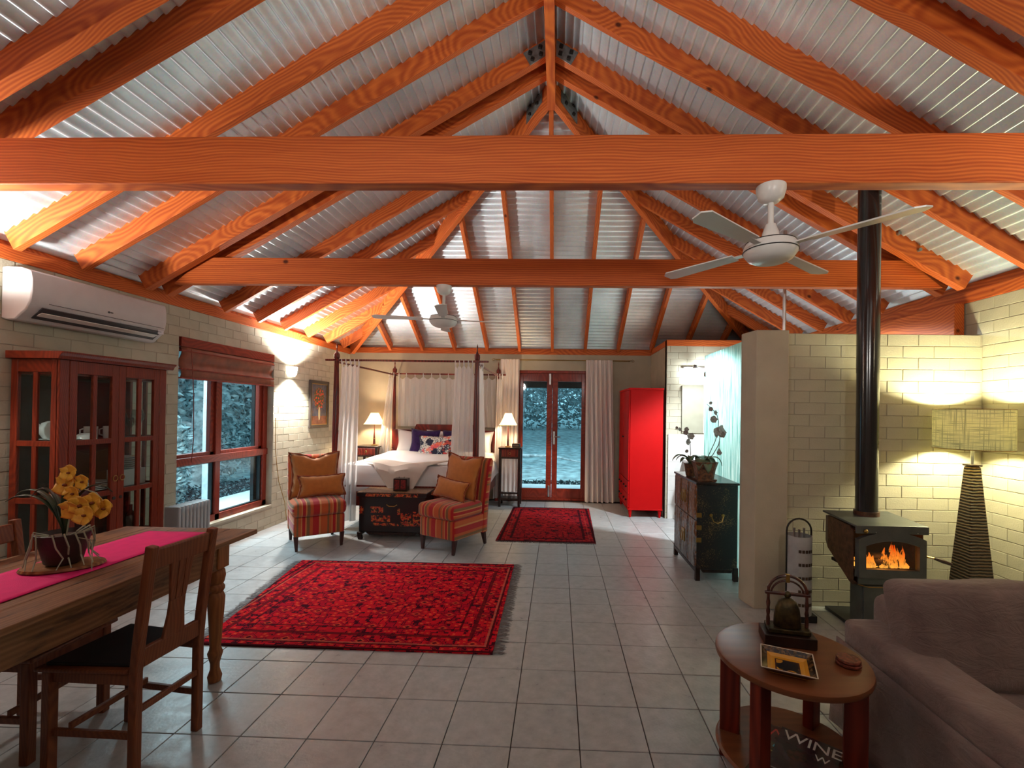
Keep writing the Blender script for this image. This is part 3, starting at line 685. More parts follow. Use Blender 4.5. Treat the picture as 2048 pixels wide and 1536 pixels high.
def runner(u, v):
    x = -0.165 + 0.335*u; y = -hl + 0.02 + (2*hl - 0.13)*v
    return (x + 0.006*math.sin(v*7), y, 0.0025 + 0.002*abs(math.sin(u*5 + v*11)))
MB().grid(runner, 10, 40).build('table_runner', PINK, loc=((TX0+TX1)/2, (TY0+TY1)/2, TZ), smooth=True, solid=0.003, label='bright pink cloth runner along the pine dining table', cat='table runner')

def dining_chair(label, loc, rz):
    t = thing('dining_chair', label, 'chair', loc, rz)
    # faces -x ; rear at +x
    for sy in (-1, 1):
        yb = sy*0.145
        pts = [(0.0, yb, 0.0), (0.0, yb, 0.42), (0.012, yb, 0.55), (0.06, yb + sy*0.0, 0.92)]
        b = MB()
        for i in range(3): b.bar(pts[i], Vector(pts[i+1]) + (Vector(pts[i+1]) - Vector(pts[i])).normalized()*0.006, 0.032, 0.034, (1, 0, 0))
        b.build('rear_leg', CHAIRW, t, bevel=0.005)
        MB().bar((-0.355, sy*0.165, 0), (-0.355, sy*0.165, 0.42), 0.036, 0.036, (1, 0, 0)).build('leg', CHAIRW, t, bevel=0.004)
        MB().bar((-0.35, sy*0.163, 0.175), (0, yb, 0.175), 0.016, 0.028).build('stretcher', CHAIRW, t, bevel=0.003)
        MB().bar((-0.35, sy*0.163, 0.40), (0, yb, 0.40), 0.018, 0.05).build('seat_rail', CHAIRW, t, bevel=0.003)
    MB().bar((-0.27, -0.16, 0.20), (-0.27, 0.16, 0.20), 0.016, 0.026).build('stretcher', CHAIRW, t, bevel=0.003)
    MB().bar((0.004, -0.14, 0.27), (0.004, 0.14, 0.27), 0.016, 0.026).build('stretcher', CHAIRW, t, bevel=0.003)
    MB().bar((-0.355, -0.16, 0.395), (-0.355, 0.16, 0.395), 0.018, 0.05).build('seat_rail', CHAIRW, t, bevel=0.003)
    MB().prism([(-0.395, -0.195), (-0.02, -0.165), (-0.02, 0.165), (-0.395, 0.195)], 'z', 0.422, 0.44).build('seat', CHAIRW, t, bevel=0.006)
    MB().prism([(-0.372, -0.172), (-0.03, -0.142), (-0.03, 0.142), (-0.372, 0.172)], 'z', 0.438, 0.452).build('seat_pad', plain('black_seat_leather', (0.012, 0.011, 0.013), 0.45), t, bevel=0.006)
    # top rail, lower rail, splat
    MB().bar((0.052, -0.13, 0.868), (0.052, 0.13, 0.868), 0.02, 0.085, (0.12, 0, 1)).build('top_rail', CHAIRW, t, bevel=0.006)
    MB().bar((0.008, -0.13, 0.475), (0.008, 0.13, 0.475), 0.022, 0.075).build('lower_rail', CHAIRW, t, bevel=0.005)
    for poly in ([(-0.052, 0), (0.052, 0), (0.038, 0.10), (0.036, 0.16), (-0.036, 0.16), (-0.038, 0.10)],
                 [(-0.036, 0.16), (-0.016, 0.16), (-0.018, 0.33), (-0.056, 0.33), (-0.046, 0.25)], [(-0.013, 0.16), (0.013, 0.16), (0.016, 0.33), (-0.016, 0.33)], [(0.036, 0.16), (0.016, 0.16), (0.018, 0.33), (0.056, 0.33), (0.046, 0.25)]):
        o = MB().prism(poly, 'x', -0.006, 0.006).build('splat', CHAIRW, t, bevel=0.002)
        o.location = (0.014, 0, 0.505); o.rotation_euler = (0, R(6.5), 0)
    return t
dining_chair('brown timber dining chair with splat back and black seat, nearest the camera', (-1.455, -0.115, 0), R(-4))
dining_chair('dining chair on the far side of the pine table with a towel over its back', (-2.335, -0.055, 0), R(183))
TOWEL = plain('white_mauve_towel', (0.62, 0.60, 0.66), 0.95, var=0.25, scale=25, bstr=0.5, bscale=200)
MB().grid(lambda u, v: (-2.372 + (0.03 if v > 0.5 else -0.03) + 0.006*math.sin(u*15), -0.235 + 0.13*u, 0.915 - 0.24*abs(v-0.5)*2 if abs(v-.5) > .05 else 0.918), 12, 24).build('towel', TOWEL, smooth=True, solid=0.008, label='white and mauve towel folded over the back of the far dining chair', cat='towel')

# orchid in a pot on the dining table
POTD = plain('dark_clay_pot', (0.035, 0.018, 0.016), 0.5, bstr=0.3)
LEAFD = plain('dark_green_leaf', (0.03, 0.055, 0.022), 0.35, var=0.3, coat=0.3)
ROOT = plain('pale_orchid_root', (0.34, 0.36, 0.26), 0.7)
YEL = plain('yellow_orchid_petal', (0.80, 0.46, 0.05), 0.55, var=0.12, scale=30, col2=(0.62, 0.28, 0.03))
THROAT = plain('brown_orchid_throat', (0.22, 0.05, 0.01), 0.6)
def leafblade(b, pts, w, fold=0.25, n=10):
    P = [Vector(p) for p in pts]
    def bez(t):
        q = P[:]
        while len(q) > 1: q = [q[i].lerp(q[i+1], t) for i in range(len(q)-1)]
        return q[0]
    vs = []
    for i in range(n+1):
        t = i/n; c = bez(t); d = (bez(min(1, t+.02)) - bez(max(0, t-.02))).normalized()
        sd = d.cross(Vector((0, 0, 1)))
        if sd.length < 1e-3: sd = Vector((1, 0, 0))
        sd.normalize(); u = sd.cross(d); ww = w*(math.sin(math.pi*min(1, t*0.92 + 0.08))**0.6) * 0.5
        vs += [c - sd*ww + u*ww*fold, c - u*0.002, c + sd*ww + u*ww*fold]
    b.add(vs, [(3*i+k, 3*i+k+1, 3*i+k+4, 3*i+k+3) for i in range(n) for k in (0, 1)]); return b
def blossom(name, parent, loc, size, face, mat, mat2, seed=0, petals=5):
    rnd = random.Random(seed); q = Vector(face).normalized().to_track_quat('Z', 'Y').to_matrix().to_4x4(); q.translation = Vector(loc)
    b = MB()
    for k in range(petals):
        a = 2*math.pi*k/petals + rnd.uniform(-.2, .2); ca, sa = math.cos(a), math.sin(a); w = size*(0.95 if k % 2 else 0.72)
        def f(u, v, ca=ca, sa=sa, w=w):
            r = size*u; s_ = (v - .5)*w*math.sin(math.pi*min(1, u*0.93 + 0.05))**0.7*1.5; z = 0.35*size*u*u - 0.2*abs(v-.5)*size + 0.04*size*math.sin(9*u+7*v+k)
            return (r*ca - s_*sa, r*sa + s_*ca, z)
        b.grid(f, 5, 4)
    b.xf(q); o = b.build(name, mat, parent, smooth=True, solid=0.0015)
    MB().ball((0, 0, size*0.12), size*0.2, 8, 6, (1, 0.7, 0.9)).xf(q).build('flower_lip', mat2, o, smooth=True)
    return o
oz = TZ + 0.004
base_x, base_y = -1.965, -0.085
MB().lathe([(0.0, 0), (0.12, 0), (0.135, 0.008), (0.13, 0.018), (0.0, 0.02)], (0, 0, 0), 26, rx=1.05, ry=0.72).build('driftwood_plate', wood('driftwood', (0.36, 0.17, 0.06), (0.10, 0.03, 0.015), axis='x', rings=16), loc=(base_x, base_y, oz), rot=(0, 0, 0.5), smooth=60, label='flat brown wooden plate under the yellow orchid pot on the pink runner', cat='plate')
op = thing('potted_orchid', 'yellow-flowered orchid with arching leaves in a dark pot on the pink runner', 'plant', (base_x, base_y, oz + 0.021))
MB().lathe([(0.05, 0), (0.062, 0.01), (0.083, 0.10), (0.092, 0.135), (0.086, 0.137), (0.074, 0.11)], (0, 0, 0), 20).build('pot', POTD, op, smooth=50)
MB().lathe([(0.0, 0.115), (0.08, 0.118)], (0, 0, 0), 16).build('potting_bark', plain('bark_mix', (0.09, 0.05, 0.03), 0.9, bstr=1, bscale=60), op)
rr = MB(); rnd = random.Random(4)
for k in range(11):
    a = -2.6 + k*0.42 + rnd.uniform(-.15, .15); r0 = 0.05
    pts = [(r0*math.cos(a), r0*math.sin(a), 0.125), (0.095*math.cos(a+.1), 0.095*math.sin(a+.1), 0.145), (0.102*math.cos(a+.25), 0.102*math.sin(a+.25), 0.09), (0.09*math.cos(a+rnd.uniform(-.3, .6)), 0.09*math.sin(a+.5), 0.04), (0.12*math.cos(a+.3), 0.12*math.sin(a+.3), 0.003)]
    rr.tube(pts, [0.0032]*4 + [0.0018], 5)
rr.tube([(0.08, -0.02, 0.12), (0.15, -0.02, 0.11), (0.17, -0.04, 0.03), (0.18, -0.05, -0.008)], 0.002, 5)
rr.build('aerial_roots', ROOT, op, smooth=True)
for k, (dx, dy, h, l) in enumerate(((-1, .1, .23, .26), (-1, -.15, .21, .23), (-.9, .4, .20, .20), (-.6, -.3, .25, .16), (.3, .3, .30, .16), (.15, -.1, .31, .10), (.7, .2, .26, .24), (-.3, .5, .27, .12))):
    b = leafblade(MB(), [(0.0, 0.0, 0.12), (dx*0.02, dy*0.02, 0.12 + h*0.55), (dx*l*0.5, dy*l*0.5, 0.12 + h*1.1), (dx*l, dy*l, 0.12 + h*0.72)], 0.024)
    b.build('leaf', LEAFD, op, smooth=True, solid=0.0015)
MB().tube([(0.01, 0.0, 0.12), (0.03, 0, 0.25), (0.07, 0.0, 0.33), (0.14, 0.0, 0.31), (0.19, -0.01, 0.27)], 0.003, 6).build('flower_stem', ROOT, op, smooth=True)
for k, (x, y, z, s_) in enumerate(((0.025, -0.02, 0.345, 0.055), (0.055, -0.035, 0.40, 0.042), (0.07, -0.03, 0.31, 0.045), (0.085, -0.05, 0.245, 0.055), (0.125, -0.05, 0.265, 0.055), (0.17, -0.04, 0.275, 0.055), (0.20, -0.02, 0.245, 0.05), (0.155, -0.06, 0.225, 0.05), (0.10, -0.02, 0.36, 0.04))):
    blossom('flower', op, (x, y, z), s_*0.85, (0.1*math.sin(k*2), -1, 0.25*math.cos(k)), YEL, THROAT, k)
MB().lathe([(0.03, 0), (0.04, 0.01), (0.037, 0.36), (0.036, 0.70), (0.033, 0.70), (0.033, 0.66), (0.0, 0.66)], (0, 0, 0), 20).build('floor_vase', WHITEM, loc=(-2.78, 0.60, 0), smooth=50, label='tall narrow white vase between the dining table and the glass cabinet', cat='vase')

# ================================================================== GLASS CABINET
cb = thing('display_cabinet', 'tall red-brown glazed display cabinet with ring handles against the left wall', 'cabinet', (-3.325, 0.80, 0))
CW, CD, CH = 0.80, 0.325, 1.77   # along y, along x
b = lambda x0, x1, y0, y1, z0, z1, n, par=cb, m=CABW, bv=0.003: MB().box(x0, x1, y0, y1, z0, z1).build(n, m, par, bevel=bv)
b(0, CD, 0, CW, 0.0, 0.09, 'plinth'); b(0, CD, 0, CW, 0.09, 0.12, 'bottom_board'); b(0.012, CD-0.03, 0.022, CW-0.022, CH-0.1, CH-0.08, 'top_board')
MB().prism([(-0.02, 0), (CD+0.006, 0), (CD+0.014, 0.012), (CD+0.016, 0.02), (CD+0.034, 0.038), (CD+0.034, 0.048), (-0.02, 0.048)], 'y', -0.034, CW+0.034).build('cornice', CABW, cb, loc=(0.02, 0, CH), bevel=0.003)
MB().box(0.0, 0.010, 0.022, CW-0.022, 0.12, CH-0.08).build('shade_backing', plain('cabinet_inner_shade', (0.03, 0.014, 0.010), 0.6), cb)  # added sheet, its dark colour stands in for the unlit cabinet interior
rowz = [0.12, 0.49, 0.855, 1.225, 1.63]
def glazed(par, org, u, L, z0, z1, st, mull, thick, rails, nrm):
    """framed glazed panel starting at org along unit u"""
    U = Vector(u); O_ = Vector(org); N = Vector(nrm)
    def P(a0, a1, za, zb_, n, m=CABW, th=thick, bv=0.003, pp=None):
        c0 = O_ + U*a0; c1 = O_ + U*a1
        x0, x1 = sorted((min(c0.x, c1.x), max(c0.x, c1.x))); y0, y1 = min(c0.y, c1.y), max(c0.y, c1.y)
        if abs(N.x) > .5: x0, x1 = c0.x - th/2, c0.x + th/2
        else: y0, y1 = c0.y - th/2, c0.y + th/2
        return MB().box(x0, x1, y0, y1, za, zb_).build(n, m, pp or par, bevel=bv)
    P(0, st, z0, z1, 'stile'); P(L-st, L, z0, z1, 'stile'); P(st, L-st, z1-0.085, z1, 'rail'); P(st, L-st, z0, z0+0.03, 'rail')
    for z in rails: P(st, L-st, z-0.018, z+0.018, 'rail')
    for a in mull: P(a-0.015, a+0.015, z0+0.03, z1-0.085, 'glazing_bar', th=thick*0.8)
    P(st, L-st, z0+0.03, z1-0.085, 'pane', GLASS, 0.004, 0)
glazed(cb, (0, 0.011, 0), (1, 0, 0), CD-0.012, 0.12, CH, 0.045, [CD/2-0.004], 0.022, rowz[1:4], (0, 1, 0))
glazed(cb, (0, CW-0.011, 0), (1, 0, 0), CD-0.012, 0.12, CH, 0.045, [CD/2-0.004], 0.022, rowz[1:4], (0, 1, 0))
MB().box(CD-0.024, CD, 0.0, 0.06, 0.09, CH).build('corner_post', CABW, cb, bevel=0.004); MB().box(CD-0.024, CD, CW-0.06, CW, 0.09, CH).build('corner_post', CABW, cb, bevel=0.004)
for k, (y0, y1) in enumerate(((0.062, 0.399), (0.401, 0.738))):
    d = thing('door', None); d.parent = cb; d.location = (CD - 0.012, y0, 0)
    d_ = glazed(d, (0, 0, 0), (0, 1, 0), y1-y0, 0.125, CH-0.002, 0.05, [(y1-y0)/2], 0.024, rowz[1:4], (1, 0, 0))
    yy = 0.025 if k else y1-y0-0.025
    MB().tube([(0.022, yy + 0.017*math.cos(a), 0.965 - 0.012 + 0.02*math.sin(a)) for a in [i*2*math.pi/14 for i in range(14)]], 0.0028, 6, closed=True).build('ring_handle', BRASS, d, smooth=True)
    MB().lathe([(0.0, 0), (0.012, 0.0), (0.012, 0.004), (0, 0.006)], (0, 0, 0), 10).xf(Matrix.Translation((0.012, yy, 0.81)) @ Matrix.Rotation(R(90), 4, 'Y')).build('keyhole_plate', IRON, d)
for z in (0.49, 0.855, 1.225): b(0.012, CD-0.03, 0.022, CW-0.022, z-0.008, z+0.008, 'shelf')
# crockery on the shelves (top level things)
CHINA = plain('white_china', (0.78, 0.78, 0.76), 0.2, var=0.02, coat=0.5)
def cab(x, y, z): return (-3.325 + x, 0.80 + y, z)
def plate_(r, h=0.012): return [(0.0, 0.0), (r*0.55, 0.0), (r*0.62, 0.004), (r, h), (r*0.97, h + 0.003), (r*0.6, 0.007), (0.0, 0.005)]
tp = thing('teapot', 'round white teapot with a looped handle on a saucer in the cabinet', 'teapot', cab(0.13, 0.13, 1.235))
MB().lathe([(0.0, 0.0), (0.035, 0.0), (0.04, 0.006), (0.058, 0.04), (0.06, 0.075), (0.045, 0.105), (0.02, 0.118), (0.0, 0.12)], (0, 0, 0), 20, rx=1.15).build('body', CHINA, tp, smooth=60)
MB().tube([(0.06, 0, 0.03), (0.10, 0, 0.05), (0.105, 0, 0.11), (0.06, 0, 0.12), (0.0, 0, 0.118)], 0.007, 8).build('handle', CHINA, tp, smooth=True)
MB().tube([(-0.05, 0, 0.05), (-0.085, 0, 0.08), (-0.10, 0, 0.10)], [0.016, 0.01, 0.007], 8).build('spout', CHINA, tp, smooth=True)
MB().lathe(plate_(0.11), (0, 0, 0), 24).build('saucer', CHINA, loc=cab(0.16, 0.17, 1.234), smooth=50, label='white saucer under the teapot on the top cabinet shelf', cat='saucer')
tp.location.z = 1.248
MB().lathe([(0, 0.05), (0.03, 0.048), (0.055, 0.03), (0.06, 0.0), (0.057, 0.0), (0.05, 0.028), (0.0, 0.045)], (0, 0, 0), 20).build('bowl', CHINA, loc=cab(0.24, 0.25, 1.234), smooth=60, label='upturned white bowl right of the teapot on the top cabinet shelf', cat='bowl')
def mug(loc, label):
    t = thing('mug', label, 'mug', loc, rz=R(200), group='mugs on the top cabinet shelf')
    MB().lathe([(0.0, 0.0), (0.034, 0.0), (0.038, 0.004), (0.039, 0.09), (0.036, 0.09), (0.035, 0.008), (0, 0.006)], (0, 0, 0), 18).build('cup', CHINA, t, smooth=50)
    MB().tube([(0.037, 0, 0.02), (0.062, 0, 0.03), (0.062, 0, 0.065), (0.037, 0, 0.075)], 0.005, 7).build('handle', CHINA, t, smooth=True)
mug(cab(0.16, 0.36, 1.234), 'white mug behind the left door, left one on the top shelf'); mug(cab(0.20, 0.46, 1.234), 'white mug behind the left door, right one on the top shelf')
CRYS = _glass('drinking_glass', (0.85, 0.9, 0.9))
def wine(loc, label, s=1.0):
    MB().lathe([(0.0, 0), (0.032*s, 0.001), (0.03*s, 0.003), (0.004, 0.008), (0.0035, 0.07*s), (0.015*s, 0.085*s), (0.034*s, 0.12*s), (0.035*s, 0.15*s), (0.028*s, 0.185*s), (0.0265*s, 0.185*s), (0.033*s, 0.15*s), (0.032*s, 0.12*s), (0.0, 0.088*s)], (0, 0, 0), 16).build('wine_glass', CRYS, loc=loc, smooth=60, label=label, cat='glass', group='wine glasses in the cabinet')
for i, (x, y, s_, lb) in enumerate(((0.2, 0.55, 1, 'stemmed wine glass, leftmost on the top cabinet shelf'), (0.12, 0.60, 0.95, 'stemmed wine glass at the back left of the glass group in the cabinet'), (0.22, 0.66, 1.15, 'tallest stemmed wine glass, behind the right cabinet door'), (0.12, 0.70, 0.8, 'small wine glass at the back right of the top cabinet shelf'))):
    wine(cab(x, y, 1.234), lb, s_)
def stack(n, r, loc, name, what, grp, dz=0.0125):
    for k in range(n):
        pos = 'lowest' if k == 0 else ('topmost' if k == n-1 else ['second', 'third', 'fourth', 'fifth'][k-1] + ' from the bottom')
        MB().lathe(plate_(r), (0, 0, 0), 24).build(name, CHINA, loc=(loc[0], loc[1], loc[2] + k*dz), smooth=50, label=f'{pos} {what}', cat=name, group=grp)
stack(5, 0.10, cab(0.17, 0.37, 0.864), 'plate', 'plate of the stack behind the left cabinet door', 'plates stacked behind the left door')
stack(6, 0.085, cab(0.17, 0.63, 0.99), 'bowl', 'shallow bowl of the stack behind the right cabinet door', 'bowls stacked behind the right door', 0.016)
MB().box(-0.06, 0.06, -0.10, 0.10, 0, 0.125).build('box', WHITEM, loc=cab(0.17, 0.63, 0.864), bevel=0.004, label='pale box under the bowl stack in the cabinet', cat='box')
MB().lathe([(0.025, 0), (0.03, 0.004), (0.006, 0.02), (0.006, 0.05), (0.028, 0.075), (0.03, 0.09), (0.026, 0.09), (0.0, 0.06)], (0, 0, 0), 16).build('egg_cup', CRYS, loc=cab(0.10, 0.12, 0.864), smooth=50, label='small glass cup at the left on the middle cabinet shelf', cat='cup')
MB().lathe([(0.0, 0), (0.05, 0.0), (0.075, 0.035), (0.072, 0.036), (0.045, 0.004), (0, 0.003)], (0, 0, 0), 18).build('bowl', plain('pink_white_china', (0.6, 0.42, 0.5), 0.25), loc=cab(0.22, 0.22, 0.864), smooth=50, label='pink and white bowl on the middle cabinet shelf', cat='bowl')
for k, (x, y, h, lb) in enumerate(((0.14, 0.58, 0.22, 'dark bottle, left one at the bottom of the cabinet'), (0.16, 0.68, 0.20, 'dark bottle, right one at the bottom of the cabinet'))):
    MB().lathe([(0.03, 0), (0.034, 0.01), (0.034, h*.6), (0.012, h*.78), (0.012, h), (0, h)], (0, 0, 0), 14).build('bottle', plain('brown_bottle', (0.06, 0.025, 0.015), 0.15), loc=cab(x, y, 0.499), smooth=50, label=lb, cat='bottle')

# ================================================================== AIR CONDITIONER, SCONCES, RADIATOR, PAINTING
ac = thing('air_conditioner', 'long white split air conditioner high on the left wall', 'air conditioner', (XL + 0.002, 0.75, 2.0))
prof = [(0, 0.02), (0, 0.345), (0.03, 0.35), (0.12, 0.345), (0.185, 0.325), (0.197, 0.27), (0.198, 0.19), (0.188, 0.125), (0.16, 0.075), (0.13, 0.05), (0.09, 0.012), (0.04, 0.01)]
AL = 1.00
MB().prism(prof, 'y', 0.0, 0.0).v
body = MB(); n = len(prof)
vs = [(x, 0, z) for x, z in prof] + [(x, AL, z) for x, z in prof]
body.add(vs, [tuple(range(n)), tuple(range(n, 2*n))[::-1]] + [(i, n+i, n+(i+1) % n, (i+1) % n) for i in range(n)])
body.build('housing', plain('grey_white_plastic', (0.56, 0.54, 0.54), 0.4, var=0.03), ac, bevel=0.008, smooth=35)
MB().box(0.199, 0.2015, 0.10, AL-0.03, 0.128, 0.131).build('panel_seam', GREYP, ac)
o = MB().box(-0.05, 0.05, 0.07, AL-0.045, -0.004, 0.004).build('outlet_slot', GREYP, ac); o.location = (0.153, 0, 0.0665); o.rotation_euler = (0, R(-40), 0)
o = MB().box(-0.026, 0.028, 0.08, AL-0.06, -0.002, 0.004).build('louvre', WHITE, ac, bevel=0.002); o.location = (0.150, 0, 0.056); o.rotation_euler = (0, R(-24), 0)
MB().lathe([(0, 0), (0.008, 0.0), (0.008, 0.0015), (0, 0.0015)], (0, 0, 0), 12).xf(Matrix.Translation((0.1975, 0.5, 0.165)) @ Matrix.Rotation(R(95), 4, 'Y')).build('badge', GREYP, ac)
MB().box(0.196, 0.1985, 0.513, 0.532, 0.161, 0.169).build('badge', GREYP, ac)
MB().box(0.185, 0.192, AL-0.075, AL-0.02, 0.078, 0.115).build('display_lamp', plain('clear_display', (0.8, 0.8, 0.85), 0.1), ac, bevel=0.003)
def sconce(loc, label):
    t = thing('wall_light', label, 'wall light', loc)
    b_ = MB(); vs = []; k = 14
    for z, r in ((-0.06, 0.055), (-0.03, 0.075), (0.03, 0.085), (0.065, 0.088)):
        vs += [(r*math.sin(math.pi*i/k), -r*math.cos(math.pi*i/k), z) for i in range(k+1)]
    b_.add(vs, [(j*(k+1)+i, j*(k+1)+i+1, (j+1)*(k+1)+i+1, (j+1)*(k+1)+i) for j in range(3) for i in range(k)])
    b_.build('shade', SCONCE, t, smooth=True, solid=0.004)
    MB().box(0, 0.012, -0.04, 0.04, -0.04, 0.04).build('back_plate', WHITEM, t)
sconce((XL + 0.002, 3.88, 1.95), 'half-round white ceramic wall light glowing beside the left window')
sconce((XL + 0.002, 0.05, 1.95), 'half-round white ceramic wall light near the dining table')
rd = thing('oil_heater', 'grey column oil heater on the floor below the left window', 'heater', (-3.16, 2.05, 0))
for k in range(9): MB().box(-0.07, 0.07, -0.19+k*0.042, -0.19+k*0.042+0.026, 0.07, 0.60).build('fin', plain('grey_white_metal', (0.42, 0.44, 0.46), 0.4, var=0.03), rd, bevel=0.012)
for y in (-0.15, 0.16): MB().box(-0.10, 0.10, y-0.012, y+0.012, 0.0, 0.07).build('foot', BLACK, rd, bevel=0.005)
# painting of red flowers in a vase
def _paint():
    t = NT('flower_painting'); c = t.coord(); x, y, z = t.sep(c)
    n1 = t.noise(c, 14, 4, 0.7); bgc = t.ramp(n1, [(0.3, (0.03, 0.04, 0.07)), (0.55, (0.10, 0.10, 0.14)), (0.75, (0.22, 0.10, 0.05))])
    tb = t.ramp(n1, [(0.3, (0.10, 0.03, 0.02)), (0.7, (0.35, 0.12, 0.06))]); col = t.mix(t.math('LESS_THAN', z, -0.17), bgc, tb)
    def ell(cy_, cz, ry, rz): 
        a = t.math('POWER', t.math('DIVIDE', t.math('SUBTRACT', y, cy_), ry), 2); b_ = t.math('POWER', t.math('DIVIDE', t.math('SUBTRACT', z, cz), rz), 2)
        return t.math('ADD', t.math('ADD', a, b_), t.math('MULTIPLY', t.math('SUBTRACT', n1, 0.5), 1.6))
    vo = t.n('ShaderNodeTexVoronoi', i_Vector=c, i_Scale=26.0)
    fl = t.ramp(vo.outputs['Distance'], [(0.0, (0.95, 0.12, 0.04)), (0.28, (0.75, 0.05, 0.02)), (0.5, (0.10, 0.10, 0.03)), (0.7, (0.05, 0.07, 0.05))])
    col = t.mix(t.math('LESS_THAN', ell(0.0, 0.10, 0.145, 0.16), 1), col, fl)
    col = t.mix(t.math('LESS_THAN', ell(0.01, -0.13, 0.028, 0.10), 1), col, (0.62, 0.52, 0.30))
    t.pbr(col, 0.5, bump=n1, bstr=0.4, bdist=0.003); return t.m
pn = thing('painting', 'dark-framed painting of red flowers in a pale vase on the left wall', 'painting', (XL + 0.004, 4.60, 1.535))
FRAME = plain('dark_picture_frame', (0.045, 0.035, 0.03), 0.4)
ph, pwd = 0.345, 0.265
for a in ((-pwd, -pwd+0.045, -ph, ph), (pwd-0.045, pwd, -ph, ph), (-pwd+0.045, pwd-0.045, -ph, -ph+0.045), (-pwd+0.045, pwd-0.045, ph-0.045, ph)): MB().box(0, 0.028, *a).build('frame_side', FRAME, pn, bevel=0.006)
for a in ((-pwd+0.045, -pwd+0.055, -ph+0.045, ph-0.045), (pwd-0.055, pwd-0.045, -ph+0.045, ph-0.045), (-pwd+0.055, pwd-0.055, -ph+0.045, -ph+0.055), (-pwd+0.055, pwd-0.055, ph-0.055, ph-0.045)): MB().box(0.004, 0.022, *a).build('inner_slip', BRASS, pn)
MB().box(0.002, 0.012, -pwd+0.05, pwd-0.05, -ph+0.05, ph-0.05).build('canvas', _paint(), pn)

# ================================================================== ARMCHAIRS
def _stripe():
    t = NT('striped_upholstery'); c = t.coord(); x, y, z = t.sep(c); nx, ny, nz_ = t.sep(t.coord('Normal'))
    side = t.math('GREATER_THAN', t.math('ABSOLUTE', nx), 0.75); s_ = t.math('ADD', t.math('MULTIPLY', x, t.math('SUBTRACT', 1, side)), t.math('MULTIPLY', z, side))
    f = t.math('FRACT', t.math('MULTIPLY', t.math('ADD', s_, 5.0), 1/0.29))
    R1, OR, GN, CR = (0.38, 0.02, 0.022), (0.47, 0.10, 0.03), (0.20, 0.105, 0.045), (0.54, 0.22, 0.075)
    cc = t.ramp(f, [(0, R1), (0.2, CR), (0.26, OR), (0.48, GN), (0.54, OR), (0.62, CR), (0.66, R1), (0.76, CR), (0.80, GN), (0.9, OR)], 'CONSTANT')
    cc = t.mix(0.18, cc, t.noise(c, 300, 2), 'OVERLAY'); t.pbr(cc, 0.9, spec=0.2, bump=t.noise(c, 350, 2), bstr=0.3, bdist=0.002, sheen=0.2); return t.m
STRIPE = _stripe()
REDB = plain('red_upholstery', (0.42, 0.035, 0.02), 0.9, var=0.1, scale=30, sheen=0.2)
ORC = plain('orange_cushion_velvet', (0.52, 0.17, 0.03), 0.85, var=0.08, scale=18, bstr=0.25, bscale=200, sheen=0.3)
PIPE = plain('rust_piping', (0.30, 0.06, 0.015), 0.9)
def rbox(x0, x1, y0, y1, z0, z1, r, bulge=0.0, n=8):
    m_ = MB(); 
    def sph(u, v):
        pass
    import itertools
    for ax, sg in itertools.product(range(3), (-1, 1)):
        lo = (x0, y0, z0); hi = (x1, y1, z1); a, b_ = [i for i in range(3) if i != ax]
        def f(u, v, ax=ax, sg=sg, a=a, b_=b_):
            p = [0, 0, 0]; c = [(lo[i]+hi[i])/2 for i in range(3)]; h = [(hi[i]-lo[i])/2 for i in range(3)]
            uu = 2*(u if sg > 0 else 1-u) - 1; vv = 2*v - 1
            if ax == 1: uu = -uu
            uu = math.copysign(1-(1-abs(uu))**1.35, uu); vv = math.copysign(1-(1-abs(vv))**1.35, vv)
            p[ax] = sg*h[ax]; p[a] = uu*h[a]; p[b_] = vv*h[b_]
            inner = [max(-h[i]+r, min(h[i]-r, p[i])) for i in range(3)]
            d = Vector([p[i]-inner[i] for i in range(3)])
            if d.length > 1e-6: d = d.normalized()*r
            q = [c[i] + inner[i] + d[i] for i in range(3)]
            k = bulge*(1-min(1, abs(p[a]/h[a]))**2)*(1-min(1, abs(p[b_]/h[b_]))**2); q[ax] += sg*k
            return tuple(q)
        m_.grid(f, n, n)
    return m_
